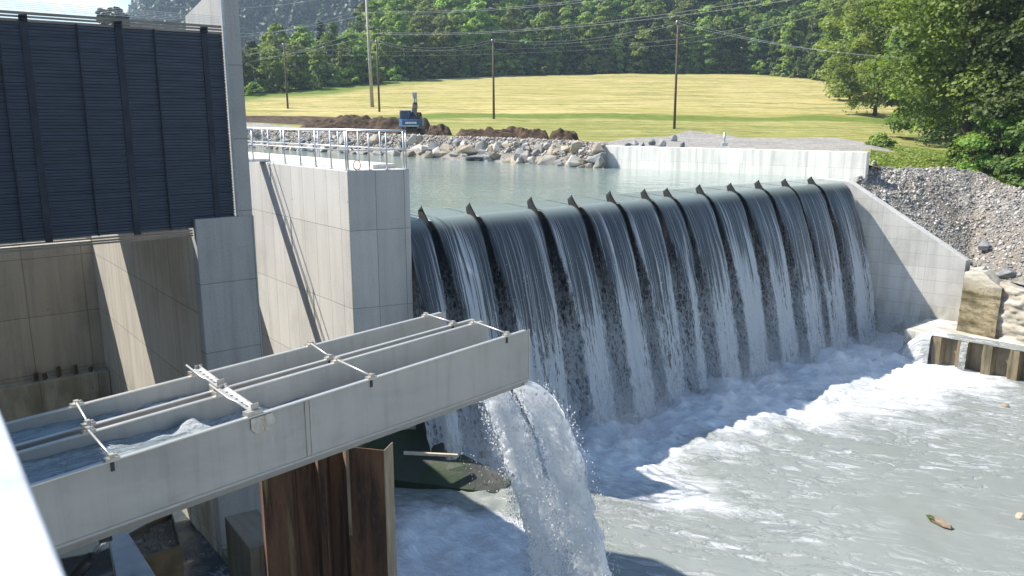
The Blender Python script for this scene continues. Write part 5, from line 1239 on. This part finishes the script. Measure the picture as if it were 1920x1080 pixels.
# ================================================================== AIR, LIGHT, CAMERA
HAZE = True
if HAZE:
    m = MB(); m.prism([(-1900, -30), (2300, -30), (2300, 1560), (-1900, 1560)], -8, 275)
    t = NT('haze_air'); vol = t.t.nodes.new('ShaderNodeVolumePrincipled'); vol.inputs['Color'].default_value = (.62, .80, 1, 1); vol.inputs['Density'].default_value = .00033; vol.inputs['Anisotropy'].default_value = .2
    t.t.links.new(vol.outputs[0], t.out.inputs[1]); hz_ = m.build('haze', t.m); tag(hz_, kind='stuff')
m = MB(); m.prism([W(EA - .2, NC + .9), W(EB + 4.5, NC + .9), W(EB + 4.5, NC + 7.5), W(EA - .2, NC + 7.5)][::-1], ZP - .5, 2.2)
t = NT('spray_mist'); vol = t.t.nodes.new('ShaderNodeVolumePrincipled'); vol.inputs['Color'].default_value = (.80, .90, 1, 1)
wp = t.n('NewGeometry').outputs['Position']; zz_ = t.n('SeparateXYZ', {0: wp}).outputs[2]; dd1 = t.n('VectorMath', {0: wp, 1: tuple(NV)}, operation='DOT_PRODUCT').outputs['Value']
nn_ = t.noise(t.n('Mapping', {'Vector': wp, 'Scale': (.55, .55, .5)}).outputs[0], 1, 4, .6, .3)
fall_ = t.math('MULTIPLY', t.ss(zz_, 2.1, -.4), t.math('MULTIPLY', t.ss(dd1, NC + 1.0, NC + 2.6), t.ss(dd1, NC + 7.2, NC + 3.4)))
t.t.links.new(t.math('MULTIPLY', t.math('MULTIPLY', t.ss(nn_, .38, .68), fall_), .13), vol.inputs['Density']); t.t.links.new(vol.outputs[0], t.out.inputs[1])
tag(m.build('mist', t.m), kind='stuff'); scene.cycles.volume_step_rate = 4; scene.cycles.volume_max_steps = 64
ex_, nx_ = .55, .68
ts = EV * -ex_ + NV * -nx_ + Vector((0, 0, 1)); el = math.asin(1 / ts.length)
sun = bpy.data.lights.new('sun', 'SUN'); sun.energy = 5.0; sun.use_shadow = True; sun.angle = R(.53); sun.color = (1.0, .945, .86)
so = bpy.data.objects.new('sun', sun); col.objects.link(so); so.rotation_euler = ts.to_track_quat('Z', 'Y').to_euler()
w = bpy.data.worlds.new('World'); scene.world = w; w.use_nodes = True; nt = w.node_tree; nt.nodes.clear()
sky = nt.nodes.new('ShaderNodeTexSky'); sky.sky_type = 'NISHITA'; sky.sun_disc = False; sky.sun_elevation = el
sky.sun_rotation = math.atan2(ts.x, ts.y); sky.dust_density = .35; sky.air_density = 1.5; sky.ozone_density = 4.5; sky.altitude = 500
tc = nt.nodes.new('ShaderNodeTexCoord'); mpn = nt.nodes.new('ShaderNodeMapping'); mpn.inputs['Scale'].default_value = (3.2, 3.2, 11); nt.links.new(tc.outputs['Generated'], mpn.inputs[0])
nz = nt.nodes.new('ShaderNodeTexNoise'); nz.inputs['Scale'].default_value = 1.5; nz.inputs['Detail'].default_value = 7; nz.inputs['Roughness'].default_value = .58; nt.links.new(mpn.outputs[0], nz.inputs['Vector'])
mr = nt.nodes.new('ShaderNodeMapRange'); mr.interpolation_type = 'SMOOTHSTEP'; mr.inputs[1].default_value = .42; mr.inputs[2].default_value = .62; nt.links.new(nz.outputs[0], mr.inputs[0])
sx_ = nt.nodes.new('ShaderNodeSeparateXYZ'); nt.links.new(tc.outputs['Generated'], sx_.inputs[0]); mr2 = nt.nodes.new('ShaderNodeMapRange'); mr2.inputs[1].default_value = .26; mr2.inputs[2].default_value = .14; nt.links.new(sx_.outputs[2], mr2.inputs[0]); mm_ = nt.nodes.new('ShaderNodeMath'); mm_.operation = 'MULTIPLY'; nt.links.new(mr.outputs[0], mm_.inputs[0]); nt.links.new(mr2.outputs[0], mm_.inputs[1])
mx = nt.nodes.new('ShaderNodeMix'); mx.data_type = 'RGBA'; nt.links.new(mm_.outputs[0], mx.inputs[0]); nt.links.new(sky.outputs[0], mx.inputs[6]); mx.inputs[7].default_value = (8.0, 8.2, 8.6, 1)
bg = nt.nodes.new('ShaderNodeBackground'); bg.inputs[1].default_value = .09; nt.links.new(mx.outputs[2], bg.inputs[0]); wo = nt.nodes.new('ShaderNodeOutputWorld'); nt.links.new(bg.outputs[0], wo.inputs[0])
cam = bpy.data.cameras.new('camera'); cam.sensor_width = 36; cam.lens = 36 * FPX / 1920; cam.clip_end = 9000; cam.clip_start = .05
cam.dof.use_dof = True; cam.dof.focus_distance = 22; cam.dof.aperture_fstop = 4.5
co = bpy.data.objects.new('camera', cam); col.objects.link(co); co.location = (0, 0, CH); co.rotation_euler = (PI / 2 - PITCH, 0, 0); scene.camera = co
scene.view_settings.view_transform = 'Standard'; scene.view_settings.look = 'None'; scene.view_settings.exposure = 1.02; scene.view_settings.gamma = 1
scene.cycles.max_bounces = 8; scene.cycles.transparent_max_bounces = 16; scene.cycles.volume_bounces = 0; scene.cycles.diffuse_bounces = 3; scene.cycles.glossy_bounces = 3
scene.cycles.use_denoising = True; scene.cycles.sample_clamp_indirect = 8
